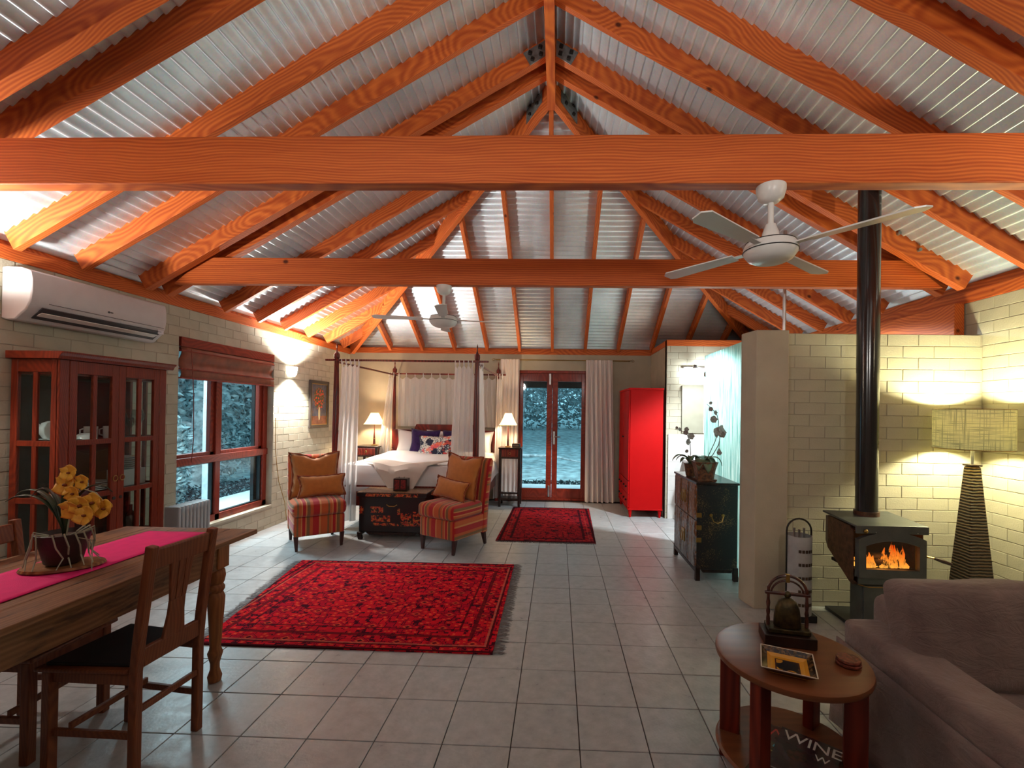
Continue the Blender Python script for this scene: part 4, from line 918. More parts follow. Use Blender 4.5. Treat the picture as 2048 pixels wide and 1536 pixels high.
def armchair(label, loc, rz):
    t = thing('slipper_chair', label, 'chair', loc, rz)
    rbox(-0.245, 0.245, -0.27, 0.24, 0.145, 0.352, 0.022, 0.004, 10).build('seat_base', STRIPE, t, smooth=True, weld=True)
    rbox(-0.255, 0.255, -0.30, 0.19, 0.35, 0.50, 0.045, 0.016, 12).build('seat_cushion', STRIPE, t, smooth=True, weld=True)
    def back(u, v, sg):
        x = -0.25 + 0.5*u; z = 0.145 + 0.80*v; lean = 0.22 + 0.11*v**1.6; th = 0.035 + 0.01*(1-v)
        if v > 0.93: th *= math.sqrt(max(0.02, 1-((v-.93)/.07)**2))
        return (x, lean + sg*th + (0.012*(2*u-1)**2 if sg < 0 else 0), z)
    m_ = MB(); m_.grid(lambda u, v: back(u, v, -1), 12, 24); m_.grid(lambda u, v: back(1-u, v, 1), 12, 24)
    m_.grid(lambda u, v: tuple(Vector(back(0, v, 1)).lerp(Vector(back(0, v, -1)), u)), 2, 24); m_.grid(lambda u, v: tuple(Vector(back(1, v, -1)).lerp(Vector(back(1, v, 1)), u)), 2, 24)
    m_.grid(lambda u, v: tuple(Vector(back(u, 1, -1)).lerp(Vector(back(u, 1, 1)), v)), 12, 1)
    o = m_.build('backrest', STRIPE, t, smooth=50, weld=True); o.data.materials.append(REDB)
    for sx in (-1, 1):
        MB().bar((sx*0.215, -0.245, 0), (sx*0.222, -0.235, 0.15), 0.026, 0.026, (0, 1, 0), 0.045, 0.045).build('leg', LEGW, t, bevel=0.003)
        MB().bar((sx*0.215, 0.275, 0), (sx*0.22, 0.23, 0.15), 0.026, 0.026, (0, 1, 0), 0.045, 0.045).build('leg', LEGW, t, bevel=0.003)
    return t
def cushion(label, loc, rot, w, h, th, par_rz, mat=ORC, dent=0.0, name='cushion', piping=True, tassel=False, pm=PIPE):
    t = thing(name, label, 'cushion', loc); M_ = Matrix.Rotation(par_rz, 4, 'Z') @ Euler(rot).to_matrix().to_4x4()
    t.rotation_euler = M_.to_euler()
    MB().pillow(w, h, th, dent=dent).build('cover', mat, t, smooth=True, weld=True)
    if piping:
        pts = []
        for k in range(60):
            s_ = k/60*4; sd_ = int(s_); f = s_ - sd_
            x, z = ((-1+2*f, -1), (1, -1+2*f), (1-2*f, 1), (-1, 1-2*f))[sd_]
            e = 1 + 0.10*abs(x*z)**2 - 0.05*(1-abs(x*z)); zz = z*e*h/2
            if dent: zz -= dent*max(0, z)**2*math.exp(-(x/0.35)**2)
            pts.append((x*e*w/2, 0.006*math.sin(k*1.9), zz + 0.003*math.sin(k*2.7)))
        MB().tube(pts, 0.0085, 6, closed=True).build('piping', pm, t, smooth=True)
    if tassel:
        MB().tube([(w/2, -0.01, -h/2), (w/2+0.005, -0.035, -h/2-0.03), (w/2+0.005, -0.04, -h/2-0.05), (w/2+0.005, -0.04, -h/2-0.11)], [0.004, 0.006, 0.013, 0.019], 8).build('tassel', PIPE, t, smooth=True)
    return t
def at_chair(loc, rz, p): return tuple(Vector(loc) + Matrix.Rotation(rz, 3, 'Z') @ Vector(p))
c1, r1 = (-2.455, 2.94, 0), R(36.5)
c2, r2 = (-0.925, 2.935, 0), R(-29)
armchair('striped slipper armchair on the left, facing right, with two orange cushions', c1, r1)
armchair('striped slipper armchair on the right, facing left, with two orange cushions', c2, r2)
cushion('large square orange cushion standing against the back of the left armchair', at_chair(c1, r1, (0.0, 0.115, 0.735)), (R(-12), 0, R(0)), 0.47, 0.46, 0.13, r1, dent=0.04)
cushion('small oblong orange cushion lying on the seat of the left armchair', at_chair(c1, r1, (0.05, -0.03, 0.63)), (R(-16), R(0), 0), 0.44, 0.215, 0.11, r1, piping=True)
cushion('large square orange cushion standing against the back of the right armchair', at_chair(c2, r2, (0.0, 0.115, 0.74)), (R(-12), R(3), 0), 0.45, 0.46, 0.13, r2, dent=0.03)
cushion('small oblong orange cushion with a hanging tassel on the right armchair', at_chair(c2, r2, (-0.02, -0.04, 0.625)), (R(-20), R(6), 0), 0.42, 0.20, 0.11, r2, tassel=True)
# ================================================================== FOUR-POSTER BED
BX0, BX1, BY0, BY1 = -2.53, -0.80, 3.50, 5.50
bed = thing('four_poster_bed', 'dark cherry four-poster bed with fluted posts and curtain rails', 'bed', ((BX0+BX1)/2, BY0, 0))
bw = (BX1-BX0)/2; bl_ = BY1-BY0
def post(x, y, s=1.0):
    base = MB().box(x-0.038*s, x+0.038*s, y-0.038*s, y+0.038*s, 0, 0.80).build('post', DARKBED, bed, bevel=0.005)
    MB().lathe([(0.036, 0.80), (0.036, 0.81), (0.026, 0.825), (0.034, 0.845), (0.036, 0.855), (0.028, 0.87), (0.034, 0.885), (0.03, 0.90), (0.028, 0.915)], (x, y, 0), 20).build('turned_collar', DARKBED, base, smooth=50)
    n = 32; b_ = MB(); vs = []; zs = [0.915 + (2.075-0.915)*i/10 for i in range(11)]
    for z in zs:
        f = (z-0.915)/1.16; r = (0.037 - 0.012*f + 0.004*math.sin(f*math.pi))*s
        vs += [(x + r*(1 - 0.10*(j % 2))*math.cos(2*math.pi*j/n), y + r*(1 - 0.10*(j % 2))*math.sin(2*math.pi*j/n), z) for j in range(n)]
    b_.add(vs, [(i*n+j, i*n+(j+1) % n, (i+1)*n+(j+1) % n, (i+1)*n+j) for i in range(10) for j in range(n)])
    b_.build('fluted_shaft', DARKBED, base)
    MB().box(x-0.034, x+0.034, y-0.034, y+0.034, 2.06, 2.085).build('capital', DARKBED, base, bevel=0.004)
    MB().lathe([(0.024, 2.085), (0.034, 2.10), (0.036, 2.125), (0.034, 2.15), (0.02, 2.165), (0.014, 2.175), (0.007, 2.20), (0.006, 2.22), (0.010, 2.24), (0.006, 2.265), (0.0, 2.29)], (x, y, 0), 18).build('finial', DARKBED, base, smooth=50)
for x in (-bw, bw):
    for y in (0, bl_): post(x, y, 1.0 if y == 0 else 0.8)
RZ = 2.072
def rail(a, b_): MB().bar(a, b_, 0.022, 0.024).build('rail', DARKBED, bed, bevel=0.004)
rail((-bw-0.14, 0, RZ), (bw+0.14, 0, RZ)); rail((-bw-0.12, bl_, RZ), (bw+0.12, bl_, RZ)); rail((-bw, -0.02, RZ-0.022), (-bw, bl_+0.1, RZ-0.022)); rail((bw, -0.02, RZ-0.022), (bw, bl_+0.1, RZ-0.022))
MB().box(-bw, bw, -0.015, 0.02, 0.30, 0.55).build('foot_rail', DARKBED, bed, bevel=0.004)
for sx in (-1, 1): MB().box(sx*bw-0.015, sx*bw+0.015, 0, bl_, 0.30, 0.50).build('side_rail', DARKBED, bed, bevel=0.004)
MB().prism([(-bw, 0.45), (bw, 0.45), (bw, 1.15), (0.52, 1.15), (0.50, 1.20), (0.48, 1.24), (-0.48, 1.24), (-0.50, 1.20), (-0.52, 1.15), (-bw, 1.15)], 'y', bl_-0.03, bl_).build('headboard', DARKBED, bed, bevel=0.005)
for sx in (-1, 1):
    MB().box(sx*0.66-0.07, sx*0.66+0.07, bl_-0.038, bl_-0.028, 0.78, 1.05).build('inlay_panel', DARKBED, bed, bevel=0.006); MB().box(sx*0.66-0.02, sx*0.66+0.02, bl_-0.045, bl_-0.034, 0.83, 0.96).build('inlay_panel', BRASS, bed)
# bedding
cxb, cyb = (BX0+BX1)/2, (BY0+BY1)/2
mt = rbox(-bw+0.03, bw-0.03, -0.97, 0.93, 0.50, 0.70, 0.05, 0.01, 12)
mt.build('mattress', LINEN, loc=(cxb, cyb, 0), smooth=True, weld=True, label='thick mattress on the four-poster bed under the white cover', cat='mattress')
def cover(u, v):
    # draped over sides and foot
    x = -bw-0.045 + (2*bw+0.09)*u; y = -1.015 + 1.93*v; z = 0.775
    ex = max(0, (abs(x) - (bw-0.05))/0.095); ey = max(0, (-y - 0.93)/0.085)
    z -= 0.30*max(min(1, ex)**2.0, min(1, ey)**2.0); z += 0.012*math.sin(x*6+y*3)*math.cos(y*5) + 0.03*math.exp(-((y-0.6)/0.4)**2)
    return (x, y, z)
MB().grid(cover, 48, 48).build('bed_cover', LINEN, loc=(cxb, cyb, 0), smooth=True, solid=0.02, label='white quilt cover spread over the four-poster bed', cat='quilt')
PURP = plain('deep_purple_velvet', (0.035, 0.014, 0.08), 0.8, var=0.2, scale=20, sheen=0.08, spec=0.1)
def _pat():
    t = NT('patterned_cushion_print'); c = t.coord(); x, y, z = t.sep(c)
    v = t.n('ShaderNodeTexVoronoi', i_Vector=c, i_Scale=34.0, feature='DISTANCE_TO_EDGE').outputs[0]; v2 = t.n('ShaderNodeTexVoronoi', i_Vector=c, i_Scale=12.0)
    w = t.n('ShaderNodeTexWave', wave_type='RINGS', i_Vector=v2.outputs['Position'], i_Scale=9.0, i_Distortion=6.0).outputs[1]
    bw_ = t.ramp(t.math('MULTIPLY', w, t.math('MULTIPLY', v, 9)), [(0.12, (0.015, 0.02, 0.05)), (0.3, (0.45, 0.55, 0.6)), (0.6, (0.75, 0.72, 0.62))], 'CONSTANT')
    n = t.noise(t.mapp(c, (5, 5, 7)), 1.0, 3); hot = t.ramp(t.noise(c, 22, 3), [(0.35, (0.65, 0.03, 0.10)), (0.6, (0.85, 0.16, 0.05))])
    col = t.mix(t.ramp(n, [(0.53, (0,)*3), (0.60, (0.9,)*3)]), bw_, hot)
    t.pbr(col, 0.85, bump=v, bstr=0.2, bdist=0.002); return t.m
yb = BY1 - 0.12
cushion('white pillow standing at the left end of the headboard', (-2.17, yb-0.02, 0.93), (R(-14), R(4), R(14)), 0.46, 0.40, 0.15, 0, LINEN, name='pillow', piping=False)
cushion('white pillow leaning on the headboard between the purple cushions', (-1.62, yb-0.0, 0.93), (R(-12), 0, 0), 0.62, 0.42, 0.14, 0, LINEN, name='pillow', piping=False)
cushion('white pillow standing at the right end of the headboard behind the curtain', (-1.10, yb-0.02, 0.93), (R(-14), 0, R(-10)), 0.46, 0.40, 0.15, 0, LINEN, name='pillow', piping=False)
cushion('large deep purple cushion on the left side of the bed', (-1.93, yb-0.17, 0.95), (R(-16), R(2), 0), 0.44, 0.42, 0.14, 0, PURP, name='cushion', piping=False)
cushion('large deep purple cushion on the right side of the bed', (-1.40, yb-0.17, 0.95), (R(-16), R(-2), 0), 0.46, 0.42, 0.14, 0, PURP, name='cushion', piping=False)
cushion('oblong cushion with a black, white and coral print at the front', (-1.68, yb-0.36, 0.915), (R(-22), R(-1), R(-2)), 0.56, 0.33, 0.13, 0, _pat(), name='cushion', piping=False)
THROW = _cloth('cream_throw', (0.72, 0.62, 0.54), 0.05)
def throw_(u, v):
    # triangle corner hanging over the foot of the bed
    w = 1 - v; x = -0.62 + 1.15*u*w + 0.62*v + 0.05*v*math.sin(u*9); 
    yy = 0.55*max(0, 0.5 - v)*1.2; hang = max(0, v - 0.42)
    return (x, -1.045 - 0.04*min(1, v*3) + yy, 0.815 + 0.02*math.sin(u*8 + v*4) - (0.47*hang/0.58 if v > 0.42 else 0.0) - 0.01*v)
MB().grid(throw_, 28, 26).build('throw', THROW, loc=(cxb-0.02, cyb-0.01, 0), smooth=True, solid=0.008, label='cream throw folded to a point hanging over the foot of the bed', cat='throw')

# ---- cloth hangings
def hanging(name, label, cat, mat, top0, top1, bot0, bot1, z0, z1, folds, amp, seed, tabs=0, group=None, mid=None, nz=22, tabmat=None):
    """cloth hanging from the line top0-top1 (xy) down to bot0-bot1, pleated"""
    rnd = random.Random(seed); ph = [rnd.uniform(0, 6.28) for _ in range(4)]
    c = Vector(((top0[0]+top1[0])/2, (top0[1]+top1[1])/2, z0)); d = Vector((top1[0]-top0[0], top1[1]-top0[1], 0)).normalized(); nrm = Vector((-d.y, d.x, 0))
    def f(u, v):
        a = Vector((*top0, 0)).lerp(Vector((*top1, 0)), u); b_ = Vector((*bot0, 0)).lerp(Vector((*bot1, 0)), u)
        k = v; p = a.lerp(b_, k)
        if mid: p += d*mid*math.sin(math.pi*v)*(u-0.5)*2
        am = amp*(0.45 + 0.75*v)
        p += nrm*am*(math.sin(2*math.pi*folds*u + ph[0] + 0.5*math.sin(3*v+ph[1])) + 0.35*math.sin(2*math.pi*folds*2.3*u + ph[2] + v))
        p += d*0.25*am*math.sin(2*math.pi*folds*u*1.0 + ph[3])
        z = z1 + (z0 - z1)*(v)
        if tabs: z -= (1-v)**8*0.035*(0.5 - 0.5*math.cos(2*math.pi*tabs*u))
        return (p.x - c.x, p.y - c.y, z - z0)
    o = MB().grid(f, max(24, int(folds*10)), nz).build(name, mat, loc=tuple(c), smooth=True)
    tag(o, label, cat, group)
    if tabs:
        for k in range(tabs + 1):
            u = min(0.985, max(0.015, k/tabs)); p = Vector(f(u, 0)); 
            MB().tube([p + Vector((0, 0, -0.01)), p + nrm*0.016 + Vector((0, 0, 0.03)), p + nrm*0.017 + Vector((0, 0, 0.058)), p - nrm*0.017 + Vector((0, 0, 0.058)), p - nrm*0.016 + Vector((0, 0, 0.03)), p + Vector((0, 0, -0.01))], 0.007, 5).build('tab', tabmat or mat, o, smooth=True)
    return o
RT = 2.02
hanging('bed_curtain', 'white tab-top bed curtain at the front left post', 'curtain', SHEER, (BX0+0.06, BY0), (BX0+0.28, BY0), (BX0-0.01, BY0-0.03), (BX0+0.27, BY0-0.05), 0.12, RT, 4, 0.022, 1, 4)
hanging('bed_curtain', 'white tab-top bed curtain hanging left of the front right post', 'curtain', SHEER, (BX1-0.27, BY0), (BX1-0.05, BY0), (BX1-0.33, BY0-0.02), (BX1-0.03, BY0-0.03), 0.35, RT, 4, 0.022, 2, 4)
hanging('bed_curtain', 'narrow white curtain hanging just right of the front right post', 'curtain', SHEER, (BX1+0.0, BY0+0.16), (BX1+0.015, BY0+0.36), (BX1+0.02, BY0+0.12), (BX1+0.07, BY0+0.33), 0.35, RT, 3, 0.018, 3, 2)
hanging('bed_curtain', 'white curtain gathered at the back left bed post', 'curtain', SHEER, (BX0-0.05, BY1-0.13), (BX0+0.02, BY1-0.10), (BX0-0.22, BY1-0.20), (BX0-0.02, BY1-0.14), 0.55, RT, 3, 0.02, 4, 2)
hanging('bed_curtain', 'white curtain gathered at the back right bed post', 'curtain', SHEER, (BX1+0.0, BY1-0.16), (BX1+0.08, BY1-0.13), (BX1-0.02, BY1-0.32), (BX1+0.12, BY1-0.24), 0.10, RT, 3, 0.02, 5, 2)
hanging('bed_curtain', 'wide white tab-top curtain behind the headboard, left part', 'curtain', SHEER, (BX0+0.06, BY1), (BX1-0.55, BY1), (BX0+0.06, BY1+0.02), (BX1-0.55, BY1+0.02), 1.20, RT, 10, 0.018, 6, 8)
hanging('bed_curtain', 'white tab-top curtain behind the headboard, right part', 'curtain', SHEER, (BX1-0.53, BY1), (BX1-0.04, BY1), (BX1-0.53, BY1+0.02), (BX1-0.04, BY1+0.02), 1.20, RT, 6, 0.018, 7, 4)
ZR = 2.33
MB().tube([(-0.85, YF-0.075, ZR), (1.36, YF-0.075, ZR)], 0.009, 8).build('curtain_rod', BRASS, smooth=True, label='thin brass curtain rod above the glass doors', cat='curtain rod')
for x in (-0.85, 1.36, 0.11):
    MB().tube([(x, YF-0.075, ZR), (x, YF-0.004, ZR)], 0.006, 6).build('bracket', BRASS, bpy.data.objects['curtain_rod'])
MB().tube([(1.36, YF-0.075, ZR), (1.40, YF-0.075, ZR+0.02), (1.43, YF-0.075, ZR), (1.41, YF-0.075, ZR-0.02), (1.385, YF-0.075, ZR-0.005)], 0.005, 6).build('scroll_end', BRASS, bpy.data.objects['curtain_rod'], smooth=True)
MB().tube([(-0.85, YF-0.075, ZR), (-0.89, YF-0.075, ZR+0.02), (-0.92, YF-0.075, ZR), (-0.90, YF-0.075, ZR-0.02), (-0.875, YF-0.075, ZR-0.005)], 0.005, 6).build('scroll_end', BRASS, bpy.data.objects['curtain_rod'], smooth=True)
hanging('drape', 'cream pinch-pleat drape left of the glass doors behind the bedside lamp', 'curtain', DRAPE, (-0.77, YF-0.10), (-0.455, YF-0.10), (-0.80, YF-0.12), (-0.46, YF-0.12), 0.02, ZR+0.005, 5, 0.03, 8, nz=30)
hanging('drape', 'cream pinch-pleat drape right of the glass doors beside the red wardrobe', 'curtain', DRAPE, (0.64, YF-0.11), (1.07, YF-0.11), (0.655, YF-0.14), (1.14, YF-0.14), 0.015, ZR+0.005, 6, 0.035, 9, nz=30)

# ================================================================== BEDSIDE TABLES AND LAMPS
def nightstand(label, loc, w, d, h, curtain):
    t = thing('bedside_table', label, 'bedside table', loc)
    MB().box(-w/2-0.01, w/2+0.01, -d/2-0.01, d/2+0.01, h-0.02, h).build('top', BLACKW, t, bevel=0.004)
    for sx in (-1, 1):
        for sy in (-1, 1): MB().box(sx*(w/2-0.018)-0.018, sx*(w/2-0.018)+0.018, sy*(d/2-0.018)-0.018, sy*(d/2-0.018)+0.018, 0, h-0.02).build('leg', BLACKW, t, bevel=0.003)
    MB().box(-w/2+0.02, w/2-0.02, -d/2+0.012, d/2-0.01, h-0.15, h-0.02).build('case', DARKBED, t, bevel=0.003)
    dr = MB().box(-w/2+0.04, w/2-0.04, -d/2+0.002, -d/2+0.014, h-0.138, h-0.034).build('drawer', DARKBED, t, bevel=0.004)
    MB().tube([(0.016*math.cos(a), -d/2-0.006, h-0.09+0.016*math.sin(a)) for a in [i*6.283/12 for i in range(12)]], 0.003, 5, closed=True).build('ring_pull', BRASS, dr)
    for z in (0.12, h-0.16): 
        MB().box(-w/2+0.03, w/2-0.03, -d/2+0.004, -d/2+0.02, z-0.012, z+0.012).build('rail', BLACKW, t)
    MB().box(-w/2+0.01, w/2-0.01, -d/2+0.01, d/2-0.01, 0.10, 0.12).build('shelf', BLACKW, t)
    for sy in (-1, 1): MB().box(-w/2+0.03, w/2-0.03, sy*(d/2-0.01)-0.006, sy*(d/2-0.01)+0.006, 0.20, 0.225).build('rail', BLACKW, t)
    if curtain:
        MB().grid(lambda u, v: (-w/2+0.045 + (w-0.09)*u, -d/2+0.03+0.014*math.sin(u*math.pi*7), 0.23 + (h-0.40)*v), 60, 4).build('pleated_lining', DRAPE, t, smooth=True)
    return t
nightstand('dark bedside table with one drawer on the left of the bed', (-2.86, 5.36, 0), 0.36, 0.34, 0.885, False)
nightstand('tall black bedside stand with a pleated cloth front on the right of the bed', (-0.545, 5.17, 0), 0.335, 0.30, 0.915, True)
def bedlamp(label, loc):
    t = thing('bedside_lamp', label, 'lamp', loc)
    MB().lathe([(0.0, 0), (0.055, 0.0), (0.055, 0.012), (0.02, 0.02), (0.0, 0.02)], (0, 0, 0), 4, a0=R(45)).build('foot', BRASS, t)
    MB().bar((0, 0, 0.02), (0, 0, 0.105), 0.03, 0.03, (0, 1, 0), 0.026, 0.026).build('stem', DARKBED, t, bevel=0.002)
    MB().box(-0.017, 0.017, -0.017, 0.017, 0.105, 0.115).build('collar', BRASS, t)
    MB().bar((0, 0, 0.115), (0, 0, 0.31), 0.025, 0.025, (0, 1, 0), 0.007, 0.007).build('stem', DARKBED, t, bevel=0.001)
    MB().tube([(0, 0, 0.31), (0, 0, 0.345)], 0.007, 8).build('socket', BRASS, t)
    MB().ball((0, 0, 0.40), 0.026, 10, 8).build('bulb', BULB, t, smooth=True)
    pr = []
    for i in range(9):
        f = i/8; pr.append((0.165 - 0.105*f**0.8 if True else 0, 0.345 + 0.185*f))
    MB().lathe([(p[0]*1.0, p[1]) for p in pr][:], (0, 0, 0), 4, a0=R(45)).v
    b_ = MB(); vs = []
    for r_, z in pr:
        k = r_*0.78; vs += [(-k, -k, z), (0, -k*1.02, z), (k, -k, z), (k*1.02, 0, z), (k, k, z), (0, k*1.02, z), (-k, k, z), (-k*1.02, 0, z)]
    b_.add(vs, [(i*8+j, i*8+(j+1) % 8, (i+1)*8+(j+1) % 8, (i+1)*8+j) for i in range(8) for j in range(8)])
    b_.build('lamp_shade', SHADE_BED, t, solid=0.002)
    return t
bedlamp('lit bedside lamp with cream flared shade left of the bed', (-2.80, 5.36, 0.886))
bedlamp('lit bedside lamp with cream flared shade right of the bed', (-0.585, 5.12, 0.916))
ck = thing('clock_radio', 'small dark box-shaped clock beside the right bedside lamp', 'clock', (-0.455, 5.10, 0.916))
MB().box(-0.06, 0.06, -0.05, 0.05, 0, 0.06).build('case', BLACKW, ck, bevel=0.008); MB().box(-0.045, 0.045, -0.052, -0.049, 0.015, 0.045).build('dial', plain('dim_dial', (0.16, 0.10, 0.06), 0.4), ck)

# ================================================================== PAINTED TRUNK AND BOX
def _lac(name, regs, base=(0.012, 0.008, 0.009), cov=0.5):
    t = NT(name); c = t.coord(); x, y, z = t.sep(c)
    n = t.noise(c, 26, 4, 0.75); n2 = t.noise(c, 60, 2)
    fl = t.ramp(n2, [(0.35, (0.45, 0.02, 0.015)), (0.55, (0.60, 0.10, 0.02)), (0.7, (0.50, 0.30, 0.06))])
    m_ = None
    for x0, x1, z0, z1 in regs:
        q = t.math('MULTIPLY', t.math('MULTIPLY', t.math('GREATER_THAN', x, x0), t.math('LESS_THAN', x, x1)), t.math('MULTIPLY', t.math('GREATER_THAN', z, z0), t.math('LESS_THAN', z, z1)))
        m_ = q if m_ is None else t.math('MAXIMUM', m_, q)
    msk = t.math('MULTIPLY', m_, t.math('GREATER_THAN', n, cov))
    t.pbr(t.mix(msk, base, fl), 0.35, coat=0.3); return t.m
TRL = _lac('painted_black_lacquer', [(-0.30, 0.30, 0.485, 0.52), (-0.22, 0.35, 0.155, 0.185), (-0.38, -0.33, 0.28, 0.37), (-0.25, -0.10, 0.30, 0.37), (-0.24, -0.02, 0.20, 0.27), (0.10, 0.22, 0.19, 0.30), (0.06, 0.09, 0.28, 0.36), (0.24, 0.36, 0.18, 0.32)], cov=0.49)
def _ttop():
    t = NT('worn_trunk_top'); c = t.coord(); n = t.noise(c, 40, 4, 0.7)
    t.pbr(t.ramp(n, [(0.35, (0.06, 0.02, 0.012)), (0.5, (0.22, 0.10, 0.04)), (0.7, (0.36, 0.26, 0.16))]), 0.3, coat=0.3); return t.m
tr = thing('painted_trunk', 'black lacquer trunk with red and gold painted flecks at the foot of the bed', 'trunk', (-1.68, 3.32, 0))
MB().box(-0.38, 0.38, -0.19, 0.19, 0.08, 0.49).build('body', TRL, tr, bevel=0.006)
MB().box(-0.40, 0.40, -0.21, 0.21, 0.485, 0.53).build('lid', TRL, tr, bevel=0.004)
MB().box(-0.395, 0.395, -0.205, 0.205, 0.530, 0.534).build('lid_top', _ttop(), tr)
for sx in (-1, 1):
    for sy in (-1, 1): MB().prism([(sx*0.38, 0), (sx*0.335, 0), (sx*0.345, 0.05), (sx*0.30, 0.08), (sx*0.395, 0.08)][::sx], 'y', sy*0.19-0.02, sy*0.19+0.02).build('foot', BLACKW, tr, bevel=0.003)
MB().prism([(-0.30, 0.08), (-0.26, 0.05), (0.26, 0.05), (0.30, 0.08)], 'y', -0.192, -0.178).build('apron', BLACKW, tr)
MB().tube([(-0.06, -0.195, 0.395), (-0.03, -0.21, 0.38), (0.03, -0.21, 0.38), (0.06, -0.195, 0.395)], 0.006, 6).build('handle', BRASS, tr, smooth=True)
rb = thing('red_box', 'small red and black painted box with two hooks standing on the trunk', 'box', (-1.62, 3.26, 0.535))
MB().box(-0.08, 0.08, -0.05, 0.05, 0, 0.145).build('case', BLACKW, rb, bevel=0.004)
for sx in (-1, 1):
    MB().box(sx*0.036-0.028, sx*0.036+0.028, -0.054, -0.049, 0.02, 0.13).build('panel', plain('worn_red_lacquer', (0.32, 0.02, 0.015), 0.4, var=0.4, scale=60, col2=(0.03, 0.01, 0.01)), rb, bevel=0.002)
    MB().tube([(sx*0.03, 0, 0.145), (sx*0.03, 0, 0.162)], 0.003, 6).build('hook', IRON, rb)

# ================================================================== RED WARDROBE
REDP = plain('bright_red_paint', (0.46, 0.002, 0.003), 0.5, spec=0.15, var=0.02)
wd = thing('red_wardrobe', 'tall bright red wardrobe on tapered legs beside the cream drape', 'wardrobe', (1.20, 4.50, 0))
WW, WL, WH = 0.475, 0.97, 1.835
MB().box(0.012, WW, 0.0, WL, 0.12, WH).build('carcass', REDP, wd, bevel=0.004)
MB().box(-0.012, WW+0.006, -0.012, WL+0.012, WH-0.03, WH).build('top', REDP, wd, bevel=0.005); MB().box(-0.008, WW+0.004, -0.008, WL+0.008, 0.105, 0.125).build('base', REDP, wd, bevel=0.004)
for x in (0.03, WW-0.03):
    for y in (0.03, WL-0.03): MB().lathe([(0.014, 0), (0.028, 0.105)], (x, y, 0), 14).build('leg', REDP, wd, smooth=60)
for k in range(2):
    y0, y1 = (0.008, WL/2-0.002) if k == 0 else (WL/2+0.002, WL-0.008)
    d = MB().box(-0.008, 0.012, y0, y1, 0.52, WH-0.035).build('door', REDP, wd, bevel=0.003)
    MB().box(-0.010, -0.006, y0+0.06, y1-0.06, 0.60, WH-0.12).build('door_panel', REDP, d, bevel=0.002)
    yy = WL/2 + (0.03 if k else -0.03)
    MB().ball((-0.018, yy, 1.12), 0.012, 8, 6).build('knob', BLACK, d, smooth=True)
for r_ in range(2):
    for k in range(2):
        y0, y1 = (0.008, WL/2-0.002) if k == 0 else (WL/2+0.002, WL-0.008); z0, z1 = 0.135 + 0.19*r_, 0.32 + 0.19*r_
        d = MB().box(-0.008, 0.012, y0, y1, z0, z1).build('drawer', REDP, wd, bevel=0.003)
        for s in (-0.1, 0.1): MB().ball((-0.018, (y0+y1)/2+s, (z0+z1)/2), 0.014, 8, 6).build('knob', BLACK, d, smooth=True)

# ================================================================== CHINESE CHEST AND ORCHIDS
def _old():
    t = NT('worn_blue_brown_lacquer'); c = t.coord(); x, y, z = t.sep(c)
    n = t.noise(t.mapp(c, (3, 6, 3)), 3.5, 5, 0.65); n2 = t.noise(c, 40, 3)
    brown = t.ramp(n2, [(0.3, (0.10, 0.035, 0.012)), (0.7, (0.30, 0.12, 0.04))]); blue = t.ramp(n2, [(0.3, (0.14, 0.16, 0.18)), (0.7, (0.32, 0.35, 0.37))])
    k = t.math('ADD', n, t.math('MULTIPLY', t.math('SUBTRACT', 0.45, z), 0.30))
    col = t.mix(t.ramp(k, [(0.46, (0,)*3), (0.54, (1,)*3)]), brown, blue)
    col = t.mix(t.ramp(t.noise(t.mapp(c, (4, 14, 1.5)), 2.2, 4), [(0.60, (0,)*3), (0.66, (0.9,)*3)]), col, (0.03, 0.015, 0.01))
    t.pbr(col, 0.4, bump=n2, bstr=0.2, bdist=0.002); return t.m
OLDL = _old()
def _oside():
    t = NT('speckled_black_side'); c = t.coord(); n = t.noise(c, 120, 3, 0.7); b_ = t.noise(c, 5, 2)
    col = t.mix(t.ramp(t.math('MULTIPLY', n, t.math('ADD', b_, 0.5)), [(0.60, (0,)*3), (0.66, (0.8,)*3)]), (0.010, 0.008, 0.009), (0.22, 0.13, 0.05)); t.pbr(col, 0.45); return t.m
OSIDE = _oside()
ch = thing('antique_chest', 'worn black and blue-brown antique chest with brass fittings beside the shower glass', 'chest', (1.43, 2.09, 0))
KW, KL, KH = 0.365, 0.765, 0.87
MB().box(0.008, KW, 0.012, KL-0.012, 0.10, KH-0.02).build('carcass', OSIDE, ch, bevel=0.004)
MB().box(-0.008, KW+0.008, -0.008, KL+0.008, KH-0.02, KH).build('top', BLACKW, ch, bevel=0.004)
for x in (0.016, KW-0.016):
    for y in (0.016, KL-0.016): MB().box(x-0.02, x+0.02, y-0.02, y+0.02, 0, 0.12).build('leg', BLACKW, ch, bevel=0.003)
MB().prism([(0.04, 0.10), (0.06, 0.075), (KW-0.06, 0.075), (KW-0.04, 0.10)], 'y', 0.0, 0.014).build('apron', BLACKW, ch)
MB().box(-0.002, 0.012, 0.02, KL-0.02, 0.07, 0.10).build('apron', BLACKW, ch, bevel=0.002)
